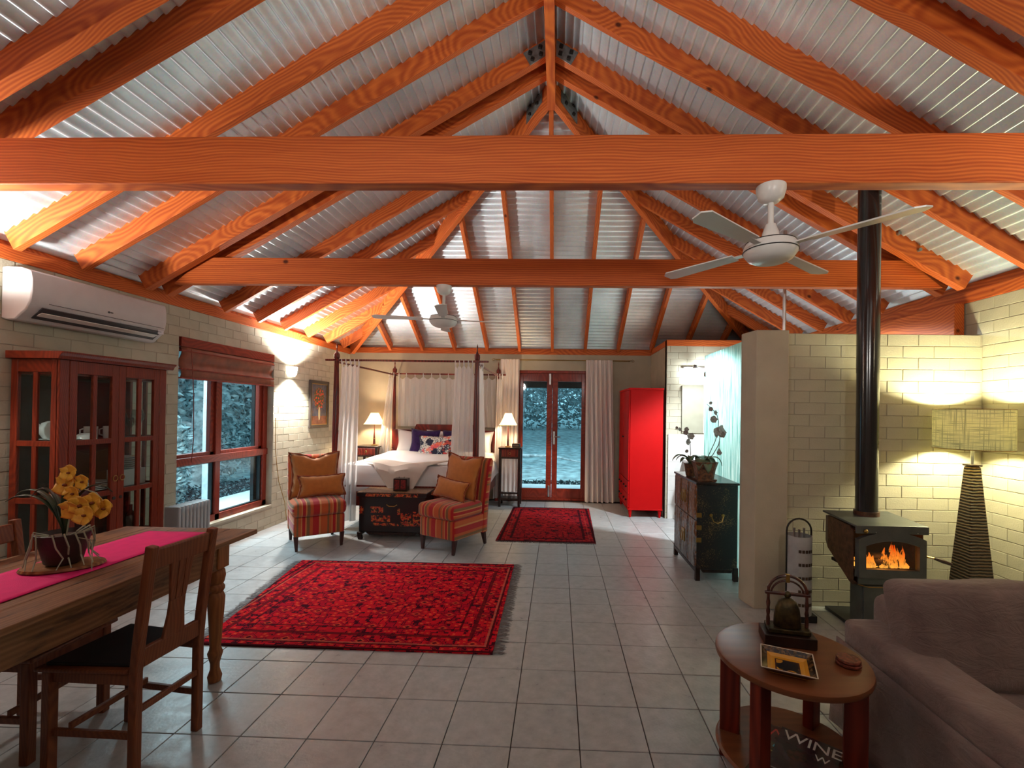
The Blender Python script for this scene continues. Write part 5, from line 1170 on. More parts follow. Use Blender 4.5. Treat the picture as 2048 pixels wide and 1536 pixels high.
for z0, z1 in ((0.105, 0.525), (0.535, KH-0.024)):
    for k in range(3):
        y0 = 0.02 + k*(KL-0.04)/3; y1 = y0 + (KL-0.04)/3 - 0.004
        d = MB().box(-0.002, 0.010, y0, y1, z0, z1).build('door', OLDL, ch, bevel=0.003)
        MB().box(-0.006, -0.001, y0+0.035, y1-0.035, z0+0.06, z1-0.05).build('door_panel', OLDL, d, bevel=0.003)
        for yy in (y0+0.012, y1-0.018): MB().box(-0.007, -0.001, yy, yy+0.008, z0+0.01, z1-0.01).build('moulding', OLDL, d, bevel=0.001)
    MB().box(-0.016, -0.004, KL/2-0.05, KL/2+0.05, (z0+z1)/2-0.06, (z0+z1)/2+0.06).build('lock_plate', BRASS, ch, bevel=0.003)
    MB().tube([(-0.022, KL/2-0.03, (z0+z1)/2+0.03), (-0.03, KL/2-0.03, (z0+z1)/2-0.05), (-0.03, KL/2+0.03, (z0+z1)/2-0.05), (-0.022, KL/2+0.03, (z0+z1)/2+0.03)], 0.005, 6).build('handle', BRASS, ch)
for k in range(3): MB().box(-0.001, 0.045, -0.002, 0.012, 0.36+k*0.11-0.02, 0.36+k*0.11+0.02).build('corner_plate', BRASS, ch, bevel=0.002)
for x in (0.13, 0.235): MB().lathe([(0.006, 0), (0.016, 0.002), (0.014, 0.008), (0, 0.01)], (0, 0, 0), 10).xf(Matrix.Translation((x, 0.012, 0.58)) @ Matrix.Rotation(R(90), 4, 'X')).build('handle_rose', BRASS, ch)
MB().tube([(0.13, -0.004, 0.575), (0.145, -0.012, 0.53), (0.18, -0.014, 0.515), (0.22, -0.012, 0.53), (0.235, -0.004, 0.575)], 0.005, 6).build('handle', BRASS, ch, smooth=True)
# carved planter with two orchids
PLN = plain('carved_brown_planter', (0.22, 0.075, 0.025), 0.6, var=0.4, scale=50, bstr=1.0, bscale=60, col2=(0.03, 0.012, 0.01))
PET = plain('dusky_orchid_petal', (0.34, 0.26, 0.24), 0.6, var=0.1)
LEAF2 = plain('olive_orchid_leaf', (0.12, 0.14, 0.07), 0.4, var=0.25)
STEM2 = plain('dark_orchid_stem', (0.05, 0.035, 0.03), 0.5)
pl = thing('orchid_planter', 'carved brown planter with two arching dusky orchids on the antique chest', 'plant', (1.535, 2.22, KH + 0.001))
b_ = MB(); vs = []
for z, w in ((0.0, 0.075), (0.012, 0.082), (0.02, 0.07), (0.10, 0.082), (0.16, 0.098), (0.175, 0.104), (0.175, 0.09), (0.13, 0.082)):
    vs += [(sx*w*kx, sy*w*ky, z) for sx, sy, kx, ky in ((-1, -1, 1, .7), (-1, -1, .7, 1), (1, -1, .7, 1), (1, -1, 1, .7), (1, 1, 1, .7), (1, 1, .7, 1), (-1, 1, .7, 1), (-1, 1, 1, .7))]
b_.add(vs, [(i*8+j, i*8+(j+1) % 8, (i+1)*8+(j+1) % 8, (i+1)*8+j) for i in range(7) for j in range(8)] + [tuple(range(8))[::-1], tuple(56+j for j in range(8))])
b_.build('planter', PLN, pl, bevel=0.003)
for sx in (-1, 1): MB().prism([(sx*0.08, -0.0), (sx*0.045, -0.0), (sx*0.055, 0.02), (sx*0.09, 0.02)][::sx], 'y', -0.08, 0.08).build('foot', PLN, pl)
# second, smaller pot behind
sp = thing('orchid_pot', 'small brown pot with curling leaves behind the carved planter', 'plant', (1.49, 2.50, KH + 0.001))
MB().lathe([(0.04, 0), (0.045, 0.01), (0.06, 0.11), (0.066, 0.125), (0.055, 0.125), (0.0, 0.10)], (0, 0, 0), 16).build('pot', PLN, sp, smooth=50)
for k, (dx, dy, h, l) in enumerate(((-1, -.2, .14, .19), (-1, -.8, .10, .13), (-.3, -1, .13, .10), (.6, -.3, .12, .12), (-.9, .5, .12, .14), (.2, .8, .10, .12))):
    leafblade(MB(), [(0, 0, 0.11), (dx*0.03, dy*0.03, 0.11+h*.6), (dx*l*.6, dy*l*.6, 0.12+h), (dx*l, dy*l, 0.11+h*.3)], 0.055).build('leaf', LEAF2, sp, smooth=True, solid=0.002)
for k, (a, l, h, w) in enumerate(((-0.9, 0.10, -.02, .085), (-1.6, 0.12, -.04, .09), (-2.3, 0.12, -.02, .085), (-0.3, 0.15, 0.02, .07), (2.8, 0.14, .03, .07), (0.9, 0.13, .02, .07), (1.9, 0.12, .02, .07))):
    dx, dy = math.cos(a), math.sin(a)
    leafblade(MB(), [(0.01*dx, 0.01*dy, 0.165), (dx*.05, dy*.05, 0.235), (dx*l*.9, dy*l*.9, 0.225 + h), (dx*l, dy*l, 0.12 + h)], w, 0.15).build('leaf', LEAF2, pl, smooth=True, solid=0.002)
def spray(pts, fl, par):
    s_ = MB().tube(pts, [0.0035]*(len(pts)-2) + [0.0028, 0.002], 6).build('flower_stem', STEM2, par, smooth=True)
    for k, (x, y, z, r_) in enumerate(fl): blossom('flower', par, (x, y, z), r_, (math.sin(k*2.1)*0.7, -1, 0.3*math.cos(k*1.7)), PET, PET, 50 + k)
spray([(0.01, 0, 0.17), (0.05, -0.01, 0.27), (0.09, -0.01, 0.36), (0.115, -0.01, 0.45), (0.12, -0.01, 0.54), (0.10, -0.01, 0.61), (0.05, -0.01, 0.665), (0.01, -0.01, 0.70)],
      [(0.105, -0.03, 0.45, .042), (0.135, -0.02, 0.475, .036), (0.15, -0.02, 0.425, .032), (0.07, -0.02, 0.56, .034), (0.085, -0.02, 0.62, .024), (0.045, -0.02, 0.655, .022), (0.045, -0.01, 0.71, .016)], pl)
spray([(0.02, 0, 0.17), (0.08, 0.01, 0.24), (0.13, 0.01, 0.33), (0.14, 0.01, 0.41), (0.13, 0.01, 0.44)], [(0.155, -0.01, 0.44, .034), (0.10, -0.01, 0.425, .03)], pl)
spray([(0.135, 0.01, 0.36), (0.13, 0.0, 0.32), (0.128, 0.0, 0.28)], [(0.128, -0.01, 0.255, .024), (0.124, -0.01, 0.28, .018)], pl)
spray([(-0.02, 0, 0.12), (0.0, 0.0, 0.22), (-0.01, 0, 0.33), (-0.04, 0, 0.41), (-0.10, 0, 0.445), (-0.155, 0, 0.455)],
      [(-0.005, -0.02, 0.39, .034), (-0.035, -0.02, 0.335, .032), (-0.055, -0.02, 0.425, .026), (-0.05, -0.02, 0.455, .024), (-0.115, -0.01, 0.455, .02), (-0.14, -0.01, 0.47, .015), (-0.045, -0.02, 0.245, .018)], sp)

# ================================================================== SHOWER GLASS AND BATHROOM
def _reed():
    t = NT('ribbed_shower_glass'); c = t.coord(); n = t.noise(t.mapp(c, (1, 45, 1.6)), 1.6, 4, 0.65)
    n2 = t.noise(t.mapp(c, (1, 3, 2.0)), 1.2, 2)
    tint = t.ramp(n, [(0.40, (0.30, 0.56, 0.54)), (0.60, (0.86, 0.97, 0.95))])
    b_ = t.n('ShaderNodeBump', i_Strength=0.8, i_Distance=0.01, i_Height=n)
    a = t.n('ShaderNodeBsdfTranslucent'); t.set(a.inputs[0], tint); t.t.links.new(b_.outputs[0], a.inputs['Normal'])
    g = t.n('ShaderNodeBsdfGlossy', i_Roughness=0.18); t.t.links.new(b_.outputs[0], g.inputs['Normal'])
    tp = t.n('ShaderNodeBsdfRefraction', i_Roughness=0.35, i_IOR=1.15); t.set(tp.inputs[0], tint); t.t.links.new(b_.outputs[0], tp.inputs['Normal'])
    m1 = t.n('ShaderNodeMixShader', i_0=0.40); t.t.links.new(a.outputs[0], m1.inputs[1]); t.t.links.new(tp.outputs[0], m1.inputs[2])
    m2 = t.n('ShaderNodeMixShader', i_0=0.12); t.t.links.new(m1.outputs[0], m2.inputs[1]); t.t.links.new(g.outputs[0], m2.inputs[2])
    t.t.links.new(m2.outputs[0], t.out.inputs[0]); return t.m
sg = thing('shower_screen', 'tall rippled greenish glass shower screen behind the antique chest', 'shower screen', (1.835, 1.74, 0))
MB().box(0, 0.009, 0.0, 1.46, 0.012, 2.135).build('glass_panel', _reed(), sg)
MB().box(-0.004, 0.013, 0.0, 1.46, 0.0, 0.014).build('floor_channel', STEEL, sg)
MB().box(-0.012, 0.02, 1.40, 1.45, 1.90, 1.95).build('clamp', STEEL, sg, bevel=0.004)
mi = thing('mirror', 'frameless bathroom mirror under the bright vanity light', 'mirror', (1.93, 4.495, 1.21))
MB().box(0.0, 0.30, -0.016, 0.0, 0, 0.675).build('mirror_glass', plain('mirror_silver', (0.75, 0.8, 0.8), 0.06, metal=1.0, var=0.0), mi)
MB().box(0.315, 0.60, -0.016, 0.0, 0, 0.675).build('mirror_glass', plain('mirror_silver_b', (0.75, 0.8, 0.8), 0.06, metal=1.0, var=0.0), mi)
MB().box(0.30, 0.315, -0.018, 0.0, 0, 0.675).build('edge_strip', WHITEM, mi)
vl = thing('vanity_light', 'small bright spot lamp on the bathroom wall above the mirror', 'wall light', (2.10, 4.495, 2.13))
MB().tube([(0, 0, 0), (0, -0.05, 0), (0.0, -0.09, -0.01)], 0.008, 8).build('arm', STEEL, vl)
MB().box(-0.16, 0.16, -0.02, 0.0, -0.012, 0.012).build('bar', STEEL, vl, bevel=0.004)
MB().lathe([(0.022, 0.03), (0.03, 0.0), (0.038, -0.02), (0.034, -0.02), (0.02, 0.025)], (-0.02, -0.10, 0), 16).build('lamp_head', STEEL, vl, smooth=50)
MB().ball((-0.02, -0.10, -0.02), 0.024, 10, 8).build('bulb', BULB, vl, smooth=True)
TILEW = plain('white_wall_tile', (0.66, 0.66, 0.65), 0.12, var=0.03, coat=0.4)
sb = thing('tiled_splashback', 'half-height white tiled wall under the bathroom mirror', 'tiles', (1.745, 4.494, 0))
for i in range(8):
    for j in range(6): MB().box(i*0.2+0.001, i*0.2+0.199, -0.012, 0, j*0.2+0.001, min(1.19, j*0.2+0.199)).build('tile', TILEW, sb)
vn = thing('vanity', 'white bathroom vanity with basin below the mirror', 'vanity', (1.95, 4.24, 0))
MB().box(0, 1.2, -0.22, 0.24, 0.80, 0.84).build('bench_top', TILEW, vn, bevel=0.004); MB().box(0.02, 1.18, -0.20, 0.24, 0.0, 0.80).build('cabinet', WHITEM, vn, bevel=0.004)
MB().lathe([(0.16, 0.84), (0.19, 0.90), (0.20, 0.93), (0.185, 0.93), (0.1, 0.86), (0, 0.85)], (0.35, 0.0, 0), 24).build('basin', CHINA, vn, smooth=50)
MB().tube([(0.35, 0.17, 0.84), (0.35, 0.17, 1.0), (0.35, 0.13, 1.03), (0.35, 0.05, 1.02)], 0.011, 8).build('tap', STEEL, vn, smooth=True)
# ================================================================== WOOD STOVE
STV = plain('dark_stove_iron', (0.10, 0.11, 0.11), 0.42, metal=0.3, bstr=0.25, bscale=150)
STB = plain('brown_stove_side', (0.13, 0.055, 0.03), 0.45, metal=0.2, bstr=0.3, bscale=120, var=0.3, scale=30)
st = thing('wood_stove', 'black wood-burning stove with arched glass door and fire inside, on a pedestal', 'stove', (2.40, 1.10, 0))
# body : front at y=0, deeper towards the wall; widest in the middle of its depth
sw = 0.225
bz0, bz1 = 0.40, 0.735
P_ = lambda x, y, z: (x, y, z)
body = MB(); sec = [(0.0, sw, bz0+0.0, bz1), (0.34, sw*0.98, bz0+0.16, bz1+0.02)]
vs = []
for y, w, z0, z1 in ((0.012, sw, 0.365, 0.715), (0.05, sw, 0.345, 0.735), (0.30, sw, 0.50, 0.75), (0.35, sw*0.94, 0.54, 0.74)):
    vs += [(-w, y, z0+0.02), (-w*0.9, y, z0), (w*0.9, y, z0), (w, y, z0+0.02), (w, y, z1), (-w, y, z1)]
body.add(vs, [tuple(range(6)), tuple(range(18, 24))[::-1]] + [(i*6+j, (i+1)*6+j, (i+1)*6+(j+1) % 6, i*6+(j+1) % 6) for i in range(3) for j in range(6)])
# leave the firebox open behind the door by building the shell as panels
body = MB()
for i in range(3):
    for j in (0, 1, 2, 3, 4, 5):
        k = len(body.v); q = [vs[i*6+j], vs[(i+1)*6+j], vs[(i+1)*6+(j+1) % 6], vs[i*6+(j+1) % 6]]
        body.add(q, [(0, 1, 2, 3)])
body.add([vs[18+j] for j in range(6)], [tuple(range(6))[::-1]])
body.build('firebox', STB, st, solid=0.006)
MB().prism([(-0.02, 0.745), (0.36, 0.765), (0.36, 0.778), (-0.02, 0.758)], 'x', -sw-0.008, sw+0.012).xf(Matrix.Identity(4)).build('top_plate', STV, st, bevel=0.003)
MB().box(-sw-0.008, sw+0.012, -0.026, -0.014, 0.705, 0.758).build('top_lip', STV, st, bevel=0.003)
# arched door frame
n = 16; ow, oz0, oz1, iw, iz0, iz1 = 0.215, 0.415, 0.712, 0.172, 0.468, 0.655
def arch(w, z0, zs, rise): return [(-w, z0), (w, z0)] + [(w*math.cos(math.pi*0.0 + t*0) if 0 else w - 2*w*i/n, zs + rise*(1 - (1 - 2*i/n)**2)) for i in range(n+1) for t in (0,)]
outer = arch(ow, oz0, 0.665, 0.05); inner = arch(iw, iz0, 0.625, 0.035); m_ = MB(); k = len(outer)
for y in (-0.03, 0.008):
    m_.v += [(x, y, z) for x, z in outer] + [(x, y, z) for x, z in inner]
def rg(o): return [((o+i), (o+(i+1) % k), (o+k+(i+1) % k), (o+k+i)) for i in range(k)]
m_.f += rg(0) + [f[::-1] for f in rg(2*k)] + [(i, (i+1) % k, 2*k+(i+1) % k, 2*k+i) for i in range(k)][::1] + [(k+i, 3*k+i, 3*k+(i+1) % k, k+(i+1) % k) for i in range(k)]
dr = m_.build('door', STV, st, bevel=0.004)
MB().prism(inner, 'y', -0.012, -0.008).build('glass', _glass('stove_glass', (0.85, 0.8, 0.75)), dr)
MB().box(-0.20, 0.20, 0.0, 0.01, 0.36, 0.42).build('ash_lip', STV, st, bevel=0.003)
MB().tube([(0.215, -0.035, 0.565), (0.25, -0.05, 0.56)], 0.006, 8).build('handle_rod', BRASS, dr, smooth=True)
MB().tube([(0.25, -0.05, 0.56), (0.30, -0.06, 0.545), (0.345, -0.07, 0.53)], [0.008, 0.013, 0.01], 8).build('handle', plain('handle_wood', (0.05, 0.02, 0.015), 0.4), dr, smooth=True)
MB().ball((-0.175, -0.034, 0.722), 0.014, 10, 8).build('air_knob', BRASS, st, smooth=True)
for x in (-0.11, 0.16): MB().ball((x, -0.032, 0.715), 0.004, 6, 5).build('screw', STEEL, st)
MB().tube([(-sw+0.02, -0.004, 0.362), (-0.14, -0.006, 0.346), (0.2, -0.006, 0.346)], 0.003, 6).build('trim_edge', BRASS, st)
MB().box(-0.135, 0.135, 0.06, 0.19, 0.025, 0.42).build('pedestal', STV, st, bevel=0.004)
MB().box(-0.13, 0.13, 0.05, 0.06, 0.10, 0.34).build('pedestal_door', STV, st, bevel=0.004)
# inside: bricks, logs, flames
MB().box(-0.20, 0.20, 0.20, 0.22, 0.42, 0.72).box(-0.20, 0.20, 0.02, 0.30, 0.43, 0.45).build('fire_bricks', plain('sooty_firebrick', (0.02, 0.015, 0.012), 0.9), st)
LOG = plain('charred_log', (0.02, 0.012, 0.01), 0.95, bstr=1, bscale=40)
for i, (a, z, y) in enumerate(((0.1, 0.475, 0.09), (-0.12, 0.475, 0.15), (0.05, 0.515, 0.12))):
    MB().tube([(-0.15, y + a*0.15, z), (0.15, y - a*0.15, z + 0.01)], 0.024, 9).build('log', LOG, st, smooth=50)
def _flame():
    t = NT('flames'); c = t.coord(); x, y, z = t.sep(c)
    n_ = t.noise(t.mapp(c, (40, 40, 22)), 1.0, 4, 0.7)
    h = t.math('ADD', t.math('MULTIPLY', t.math('SUBTRACT', z, 0.47), 3.6), t.math('MULTIPLY', n_, 0.9))
    col = t.ramp(h, [(0.25, (1.0, 0.62, 0.12)), (0.6, (1.0, 0.30, 0.03)), (0.95, (0.55, 0.05, 0.0))])
    e = t.n('ShaderNodeEmission'); t.set(e.inputs[0], col); t.set(e.inputs[1], t.ramp(n_, [(0.35, (0.12,)*3), (0.6, (1.0,)*3)]))
    e2 = t.n('ShaderNodeEmission'); t.set(e2.inputs[0], col); t.set(e2.inputs[1], t.math('MULTIPLY', t.math('SUBTRACT', n_, 0.30), 7.0))
    tp = t.n('ShaderNodeBsdfTransparent'); mx = t.n('ShaderNodeMixShader'); t.set(mx.inputs[0], t.ramp(n_, [(0.40, (0,)*3), (0.55, (1,)*3)]))
    t.t.links.new(tp.outputs[0], mx.inputs[1]); t.t.links.new(e2.outputs[0], mx.inputs[2]); t.t.links.new(mx.outputs[0], t.out.inputs[0]); return t.m
FL = _flame(); rnd = random.Random(12); fb = MB()
for k in range(46):
    x = -0.16 + 0.32*k/45 + rnd.uniform(-.006, .006); y = rnd.uniform(0.03, 0.14)
    env = 0.045 + 0.085*math.exp(-((x+0.105)/0.035)**2) + 0.125*math.exp(-((x-0.085)/0.045)**2) + 0.02*math.sin(x*60)
    h = max(0.03, env*rnd.uniform(0.6, 1.15)); w = rnd.uniform(0.012, 0.024); bx = rnd.uniform(-.02, .02)
    fb.tube([(x, y, 0.455), (x + bx*0.3, y, 0.455 + h*0.3), (x + bx, y, 0.455 + h*0.65), (x + bx*0.4 + rnd.uniform(-.008, .008), y, 0.455 + h)], [w*0.7, w, w*0.55, 0.001], 7)
tag(fb.build('flames', FL, st, smooth=True), kind='stuff')
MB().box(2.20-2.40, 0.62, -0.28, 0.47, 0.0, 0.022).build('hearth_plate', plain('black_hearth_slate', (0.02, 0.021, 0.022), 0.35), loc=(2.46, 1.11, 0.0), bevel=0.003, label='black slate hearth slab under the wood stove', cat='hearth')
bpy.data.objects['wood_stove'].location.z = 0.001
fl = thing('flue', None); fl.parent = st; fl.location = (0.02, 0.26, 0)
MB().tube([(0, 0, 0.80), (0, 0, 1.80)], 0.070, 28).build('flue_pipe', BLACKG, fl, smooth=60)
MB().tube([(0, 0, 1.795), (0, 0, 3.6)], 0.072, 28).build('flue_pipe', BLACKG, fl, smooth=60)
MB().tube([(0, 0, 0.762), (0, 0, 0.80)], 0.08, 28).build('flue_collar', STB, fl, smooth=60)

# ================================================================== FIRE-TOOL HOLDER
HOLD = plain('pale_enamel_bin', (0.42, 0.43, 0.44), 0.45, var=0.15, scale=8)
th = thing('fire_tool_stand', 'pale slotted metal bin with a black arched handle left of the stove', 'fire tools', (1.955, 1.38, 0))
MB().lathe([(0.0, 0.05), (0.085, 0.05), (0.085, 0.61), (0.081, 0.61), (0.081, 0.06)], (0, 0, 0), 28).build('bin', HOLD, th, smooth=50)
for k in range(5):
    z = 0.13 + k*0.095
    for j in range(5):
        a0 = R(-118 + j*15); vs = [(0.087*math.cos(a0 + R(12)*q), 0.087*math.sin(a0 + R(12)*q), z + dz) for dz in (-0.011, 0.011) for q in (0, .33, .66, 1)]
        MB().add(vs, [(0, 1, 5, 4), (1, 2, 6, 5), (2, 3, 7, 6)]).build('slot', plain('brown_slot', (0.05, 0.028, 0.015), 0.6) if k+j == 0 else bpy.data.materials['brown_slot'], th)
MB().tube([(-0.088, 0, 0.05)] + [(-0.088, 0, z) for z in (0.3, 0.6)] + [(-0.088*math.cos(a), 0, 0.64 + 0.088*math.sin(a)) for a in [R(d) for d in range(0, 181, 15)]] + [(0.088, 0, z) for z in (0.6, 0.3, 0.05)], 0.0065, 8).build('arch_handle', IRON, th, smooth=True)
MB().box(-0.1, 0.1, -0.07, 0.07, 0.0, 0.05).build('foot', BLACK, th, bevel=0.004)
for x, h in ((-0.035, 0.66), (0.0, 0.65), (0.035, 0.66)): MB().tube([(x, 0.0, 0.1), (x, 0, h-0.05), (x, 0, h)], [0.005, 0.005, 0.009], 8).build('tool_handle', STEEL, th, smooth=True)

# ================================================================== FLOOR LAMP
RATT = None
def _ratt():
    t = NT('banded_rattan'); c = t.coord(); x, y, z = t.sep(c); nz = t.noise(c, 20, 3)
    w = t.math('SINE', t.math('ADD', t.math('MULTIPLY', z, 300), t.math('MULTIPLY', nz, 5))); col = t.ramp(t.math('MULTIPLY_ADD', w, 0.5, 0.5), [(0.1, (0.02, 0.014, 0.012)), (0.6, (0.075, 0.042, 0.022)), (0.95, (0.15, 0.085, 0.045))])
    t.pbr(col, 0.6, bump=w, bstr=0.8, bdist=0.006); return t.m
lp = thing('floor_lamp', 'floor lamp with woven drum shade and tapered banded rattan base', 'floor lamp', (3.123, 1.32, 0))
MB().bar((0, 0, 0.0), (0, 0, 1.14), 0.215, 0.215, (0, 1, 0), 0.068, 0.068).build('base', _ratt(), lp, bevel=0.012)
MB().box(-0.037, 0.037, -0.037, 0.037, 1.14, 1.15).build('cap', BLACKW, lp)
MB().tube([(0, 0, 1.15), (0, 0, 1.33)], 0.010, 10).build('stem', STEEL, lp, smooth=True)
MB().lathe([(0.2187, 1.262), (0.2187, 1.54)], (0, 0, 0), 48, cap=False).build('lamp_shade', SHADE_FLOOR, lp, smooth=60, solid=0.002)
MB().tube([(0.2195*math.cos(a), 0.2195*math.sin(a), 1.54) for a in [i*6.2832/48 for i in range(48)]], 0.003, 6, closed=True).build('shade_rim', BRASS, lp)
MB().tube([(0.2195*math.cos(a), 0.2195*math.sin(a), 1.262) for a in [i*6.2832/48 for i in range(48)]], 0.003, 6, closed=True).build('shade_rim', BRASS, lp)
for a in range(3): MB().tube([(0, 0, 1.33), (0.217*math.cos(a*2.09), 0.217*math.sin(a*2.09), 1.27)], 0.002, 5).build('shade_spoke', STEEL, lp)
MB().ball((0, 0, 1.352), 0.022, 10, 8).build('bulb', BULB, lp, smooth=True)

# ================================================================== SOFA
def _suede():
    t = NT('mushroom_suede'); c = t.coord(); n_ = t.noise(c, 5, 4, 0.6)
    t.pbr(t.ramp(n_, [(0.3, (0.17, 0.125, 0.115)), (0.7, (0.26, 0.205, 0.19))]), 0.85, spec=0.2, bump=t.math('ADD', t.noise(t.mapp(c, (1, 1, 2.2)), 7, 4, 0.6, 1.5), t.math('MULTIPLY', t.noise(c, 160, 2), 0.05)), bstr=0.5, bdist=0.02, sheen=0.2); return t.m
SUEDE = _suede()
sf = thing('sofa', 'mushroom-coloured slipcovered sofa in the right foreground', 'sofa', (1.56, 0.22, 0))
def wavy(m_, amp=0.006, fr=9):
    m_.v = [(x + amp*math.sin(y*fr+z*7), y + amp*math.sin(x*fr+z*5), z + amp*0.8*math.sin(x*fr*1.3+y*fr*0.7)) for x, y, z in m_.v]; return m_
wavy(rbox(0.0, 0.20, -1.05, 0.0, 0.05, 0.52, 0.03, 0.006, 22), 0.004).build('arm', SUEDE, sf, smooth=True, weld=True)
def skirt(u, v):
    y = -1.06 + 1.08*u; return (-0.012 - 0.03*(1-v) - 0.016*math.sin(u*19)*(1-v), y, 0.02 + 0.40*v)
MB().grid(skirt, 60, 10).build('skirt', SUEDE, sf, smooth=True, solid=0.006)
wavy(rbox(0.16, 1.88, -0.15, 0.05, 0.05, 0.63, 0.05, 0.01, 20)).build('back_frame', SUEDE, sf, smooth=True, weld=True)
wavy(rbox(0.18, 1.86, -1.0, -0.12, 0.06, 0.24, 0.04, 0.01, 14)).build('base', SUEDE, sf, smooth=True, weld=True)
wavy(rbox(0.205, 0.96, -1.04, -0.16, 0.24, 0.385, 0.045, 0.02, 14)).build('seat_cushion', SUEDE, sf, smooth=True, weld=True)
wavy(rbox(0.97, 1.72, -1.04, -0.16, 0.24, 0.385, 0.045, 0.02, 14)).build('seat_cushion', SUEDE, sf, smooth=True, weld=True)
for k, x0 in enumerate((0.10, 0.885)):
    o = wavy(rbox(0.0, 0.76, -0.10, 0.10, 0.0, 0.40, 0.04, 0.018, 20), 0.005, 13).build('back_cushion', SUEDE, sf, smooth=True, weld=True)
    o.location = (x0, -0.29, 0.375); o.rotation_euler = (R(-13), 0, R(0))
wavy(rbox(1.74, 1.88, -1.05, 0.0, 0.05, 0.515, 0.05, 0.012, 18)).build('arm', SUEDE, sf, smooth=True, weld=True)
for x in (0.06, 1.80):
    for y in (-0.98, -0.08): MB().box(x-0.025, x+0.025, y-0.025, y+0.025, 0, 0.06).build('foot', LEGW, sf)

# ================================================================== ROUND SIDE TABLE
sx_, sy_, sr = 1.155, -0.10, 0.288
sd = thing('side_table', 'round two-tier red-brown side table in front of the sofa arm', 'table', (sx_, sy_, 0))
MB().lathe([(0.0, 0.472), (sr-0.012, 0.472), (sr-0.003, 0.476), (sr, 0.486), (sr-0.003, 0.497), (sr-0.014, 0.5), (0.0, 0.5)], (0, 0, 0), 72).build('top', TBLTOP, sd, smooth=35)
MB().lathe([(0.0, 0.095), (sr-0.015, 0.095), (sr-0.006, 0.105), (sr-0.015, 0.115), (0.0, 0.115)], (0, 0, 0), 72).build('shelf', TBLTOP, sd, smooth=35)
for a in (153, 218, 333, 41):
    ca, sa = math.cos(R(a)), math.sin(R(a)); w = 0.022; rr_ = sr - 0.062
    m_ = MB().box(-0.040, 0.040, -w, w, 0, 0.473).xf(Matrix.Translation((rr_*ca, rr_*sa, 0)) @ Matrix.Rotation(R(a), 4, 'Z'))
    m_.build('leg', TBLRED, sd, bevel=0.004)
# things on the side table
T5 = 0.5015
bs = thing('bell_ornament', 'antique bronze bell in a wooden frame with arched handle on the side table', 'bell', (1.192, 0.0, T5), rz=R(-11))
BRZ = plain('green_brown_bronze', (0.10, 0.075, 0.03), 0.45, metal=0.8, var=0.5, scale=30, col2=(0.02, 0.02, 0.018), bstr=0.4, bscale=50)
CARV = plain('dark_red_carved_wood', (0.10, 0.025, 0.015), 0.4, var=0.4, scale=40, coat=0.3)
MB().box(-0.096, 0.096, -0.055, 0.055, 0, 0.042).build('plinth', BLACKW, bs, bevel=0.003)
MB().box(-0.078, 0.078, -0.04, 0.04, 0.045, 0.062).build('plinth_top', BRZ, bs, bevel=0.003)
for s in (-1, 1):
    MB().lathe([(0.007, 0.062), (0.008, 0.085), (0.006, 0.10), (0.0085, 0.115), (0.006, 0.13), (0.0085, 0.15), (0.006, 0.165), (0.006, 0.215)], (s*0.072, 0, 0), 10).build('post', CARV, bs, smooth=50)
MB().bar((-0.085, 0, 0.19), (0.085, 0, 0.19), 0.014, 0.012).build('cross_bar', CARV, bs, bevel=0.003)
for r_, zc, rr_ in ((0.072, 0.195, 0.006), (0.062, 0.185, 0.004)):
    MB().tube([(r_*math.cos(a), 0, zc + r_*0.93*math.sin(a)) for a in [R(d) for d in range(0, 181, 12)]], rr_, 8).build('arch', CARV, bs, smooth=True)
MB().box(-0.008, 0.008, -0.006, 0.006, 0.235, 0.27).build('clasp', BRASS, bs, bevel=0.002)
MB().lathe([(0.050, 0.064), (0.052, 0.066), (0.050, 0.10), (0.045, 0.135), (0.034, 0.16), (0.016, 0.173), (0.0, 0.176)], (0, 0, 0), 28, ry=0.72).build('bell', BRZ, bs, smooth=50)
MB().ball((0, 0, 0.187), 0.014, 10, 8).build('bell_knob', BRZ, bs, smooth=True)
bs.scale = (1.06, 1.06, 1.08)
# square dish
def _dish():
    t = NT('painted_square_dish'); c = t.coord(); x, y, z = t.sep(c); m_ = t.math('MAXIMUM', t.math('ABSOLUTE', x), t.math('ABSOLUTE', y))
    n_ = t.noise(c, 60, 3); v = t.n('ShaderNodeTexVoronoi', i_Vector=c, i_Scale=24.0).outputs['Color']
    rim = t.ramp(n_, [(0.45, (0.02, 0.012, 0.008)), (0.6, (0.16, 0.09, 0.03))])
    cen = t.mix(t.math('LESS_THAN', t.n('ShaderNodeTexVoronoi', i_Vector=c, i_Scale=20.0).outputs[0], 0.42), (0.01, 0.012, 0.02), t.ramp(t.sep(v)[0], [(0.0, (0.55, 0.28, 0.03)), (0.45, (0.08, 0.16, 0.35)), (0.75, (0.5, 0.5, 0.5))], 'CONSTANT'))
    col = t.mix(t.math('LESS_THAN', m_, 0.090), (0.68, 0.62, 0.5), rim); col = t.mix(t.math('LESS_THAN', m_, 0.070), col, (0.62, 0.30, 0.02)); col = t.mix(t.math('LESS_THAN', m_, 0.043), col, (0.10, 0.02, 0.01)); col = t.mix(t.math('LESS_THAN', m_, 0.038), col, cen)
    t.pbr(col, 0.2, coat=0.5); return t.m
b_ = MB(); vs = []
for w, z in ((0.055, 0.0), (0.06, 0.0), (0.093, 0.030), (0.095, 0.033), (0.092, 0.034), (0.058, 0.010), (0.0001, 0.008)):
    vs += [(-w, -w, z), (w, -w, z), (w, w, z), (-w, w, z)]
b_.add(vs, [(i*4+j, i*4+(j+1) % 4, (i+1)*4+(j+1) % 4, (i+1)*4+j) for i in range(6) for j in range(4)] + [(3, 2, 1, 0), (24, 25, 26, 27)])
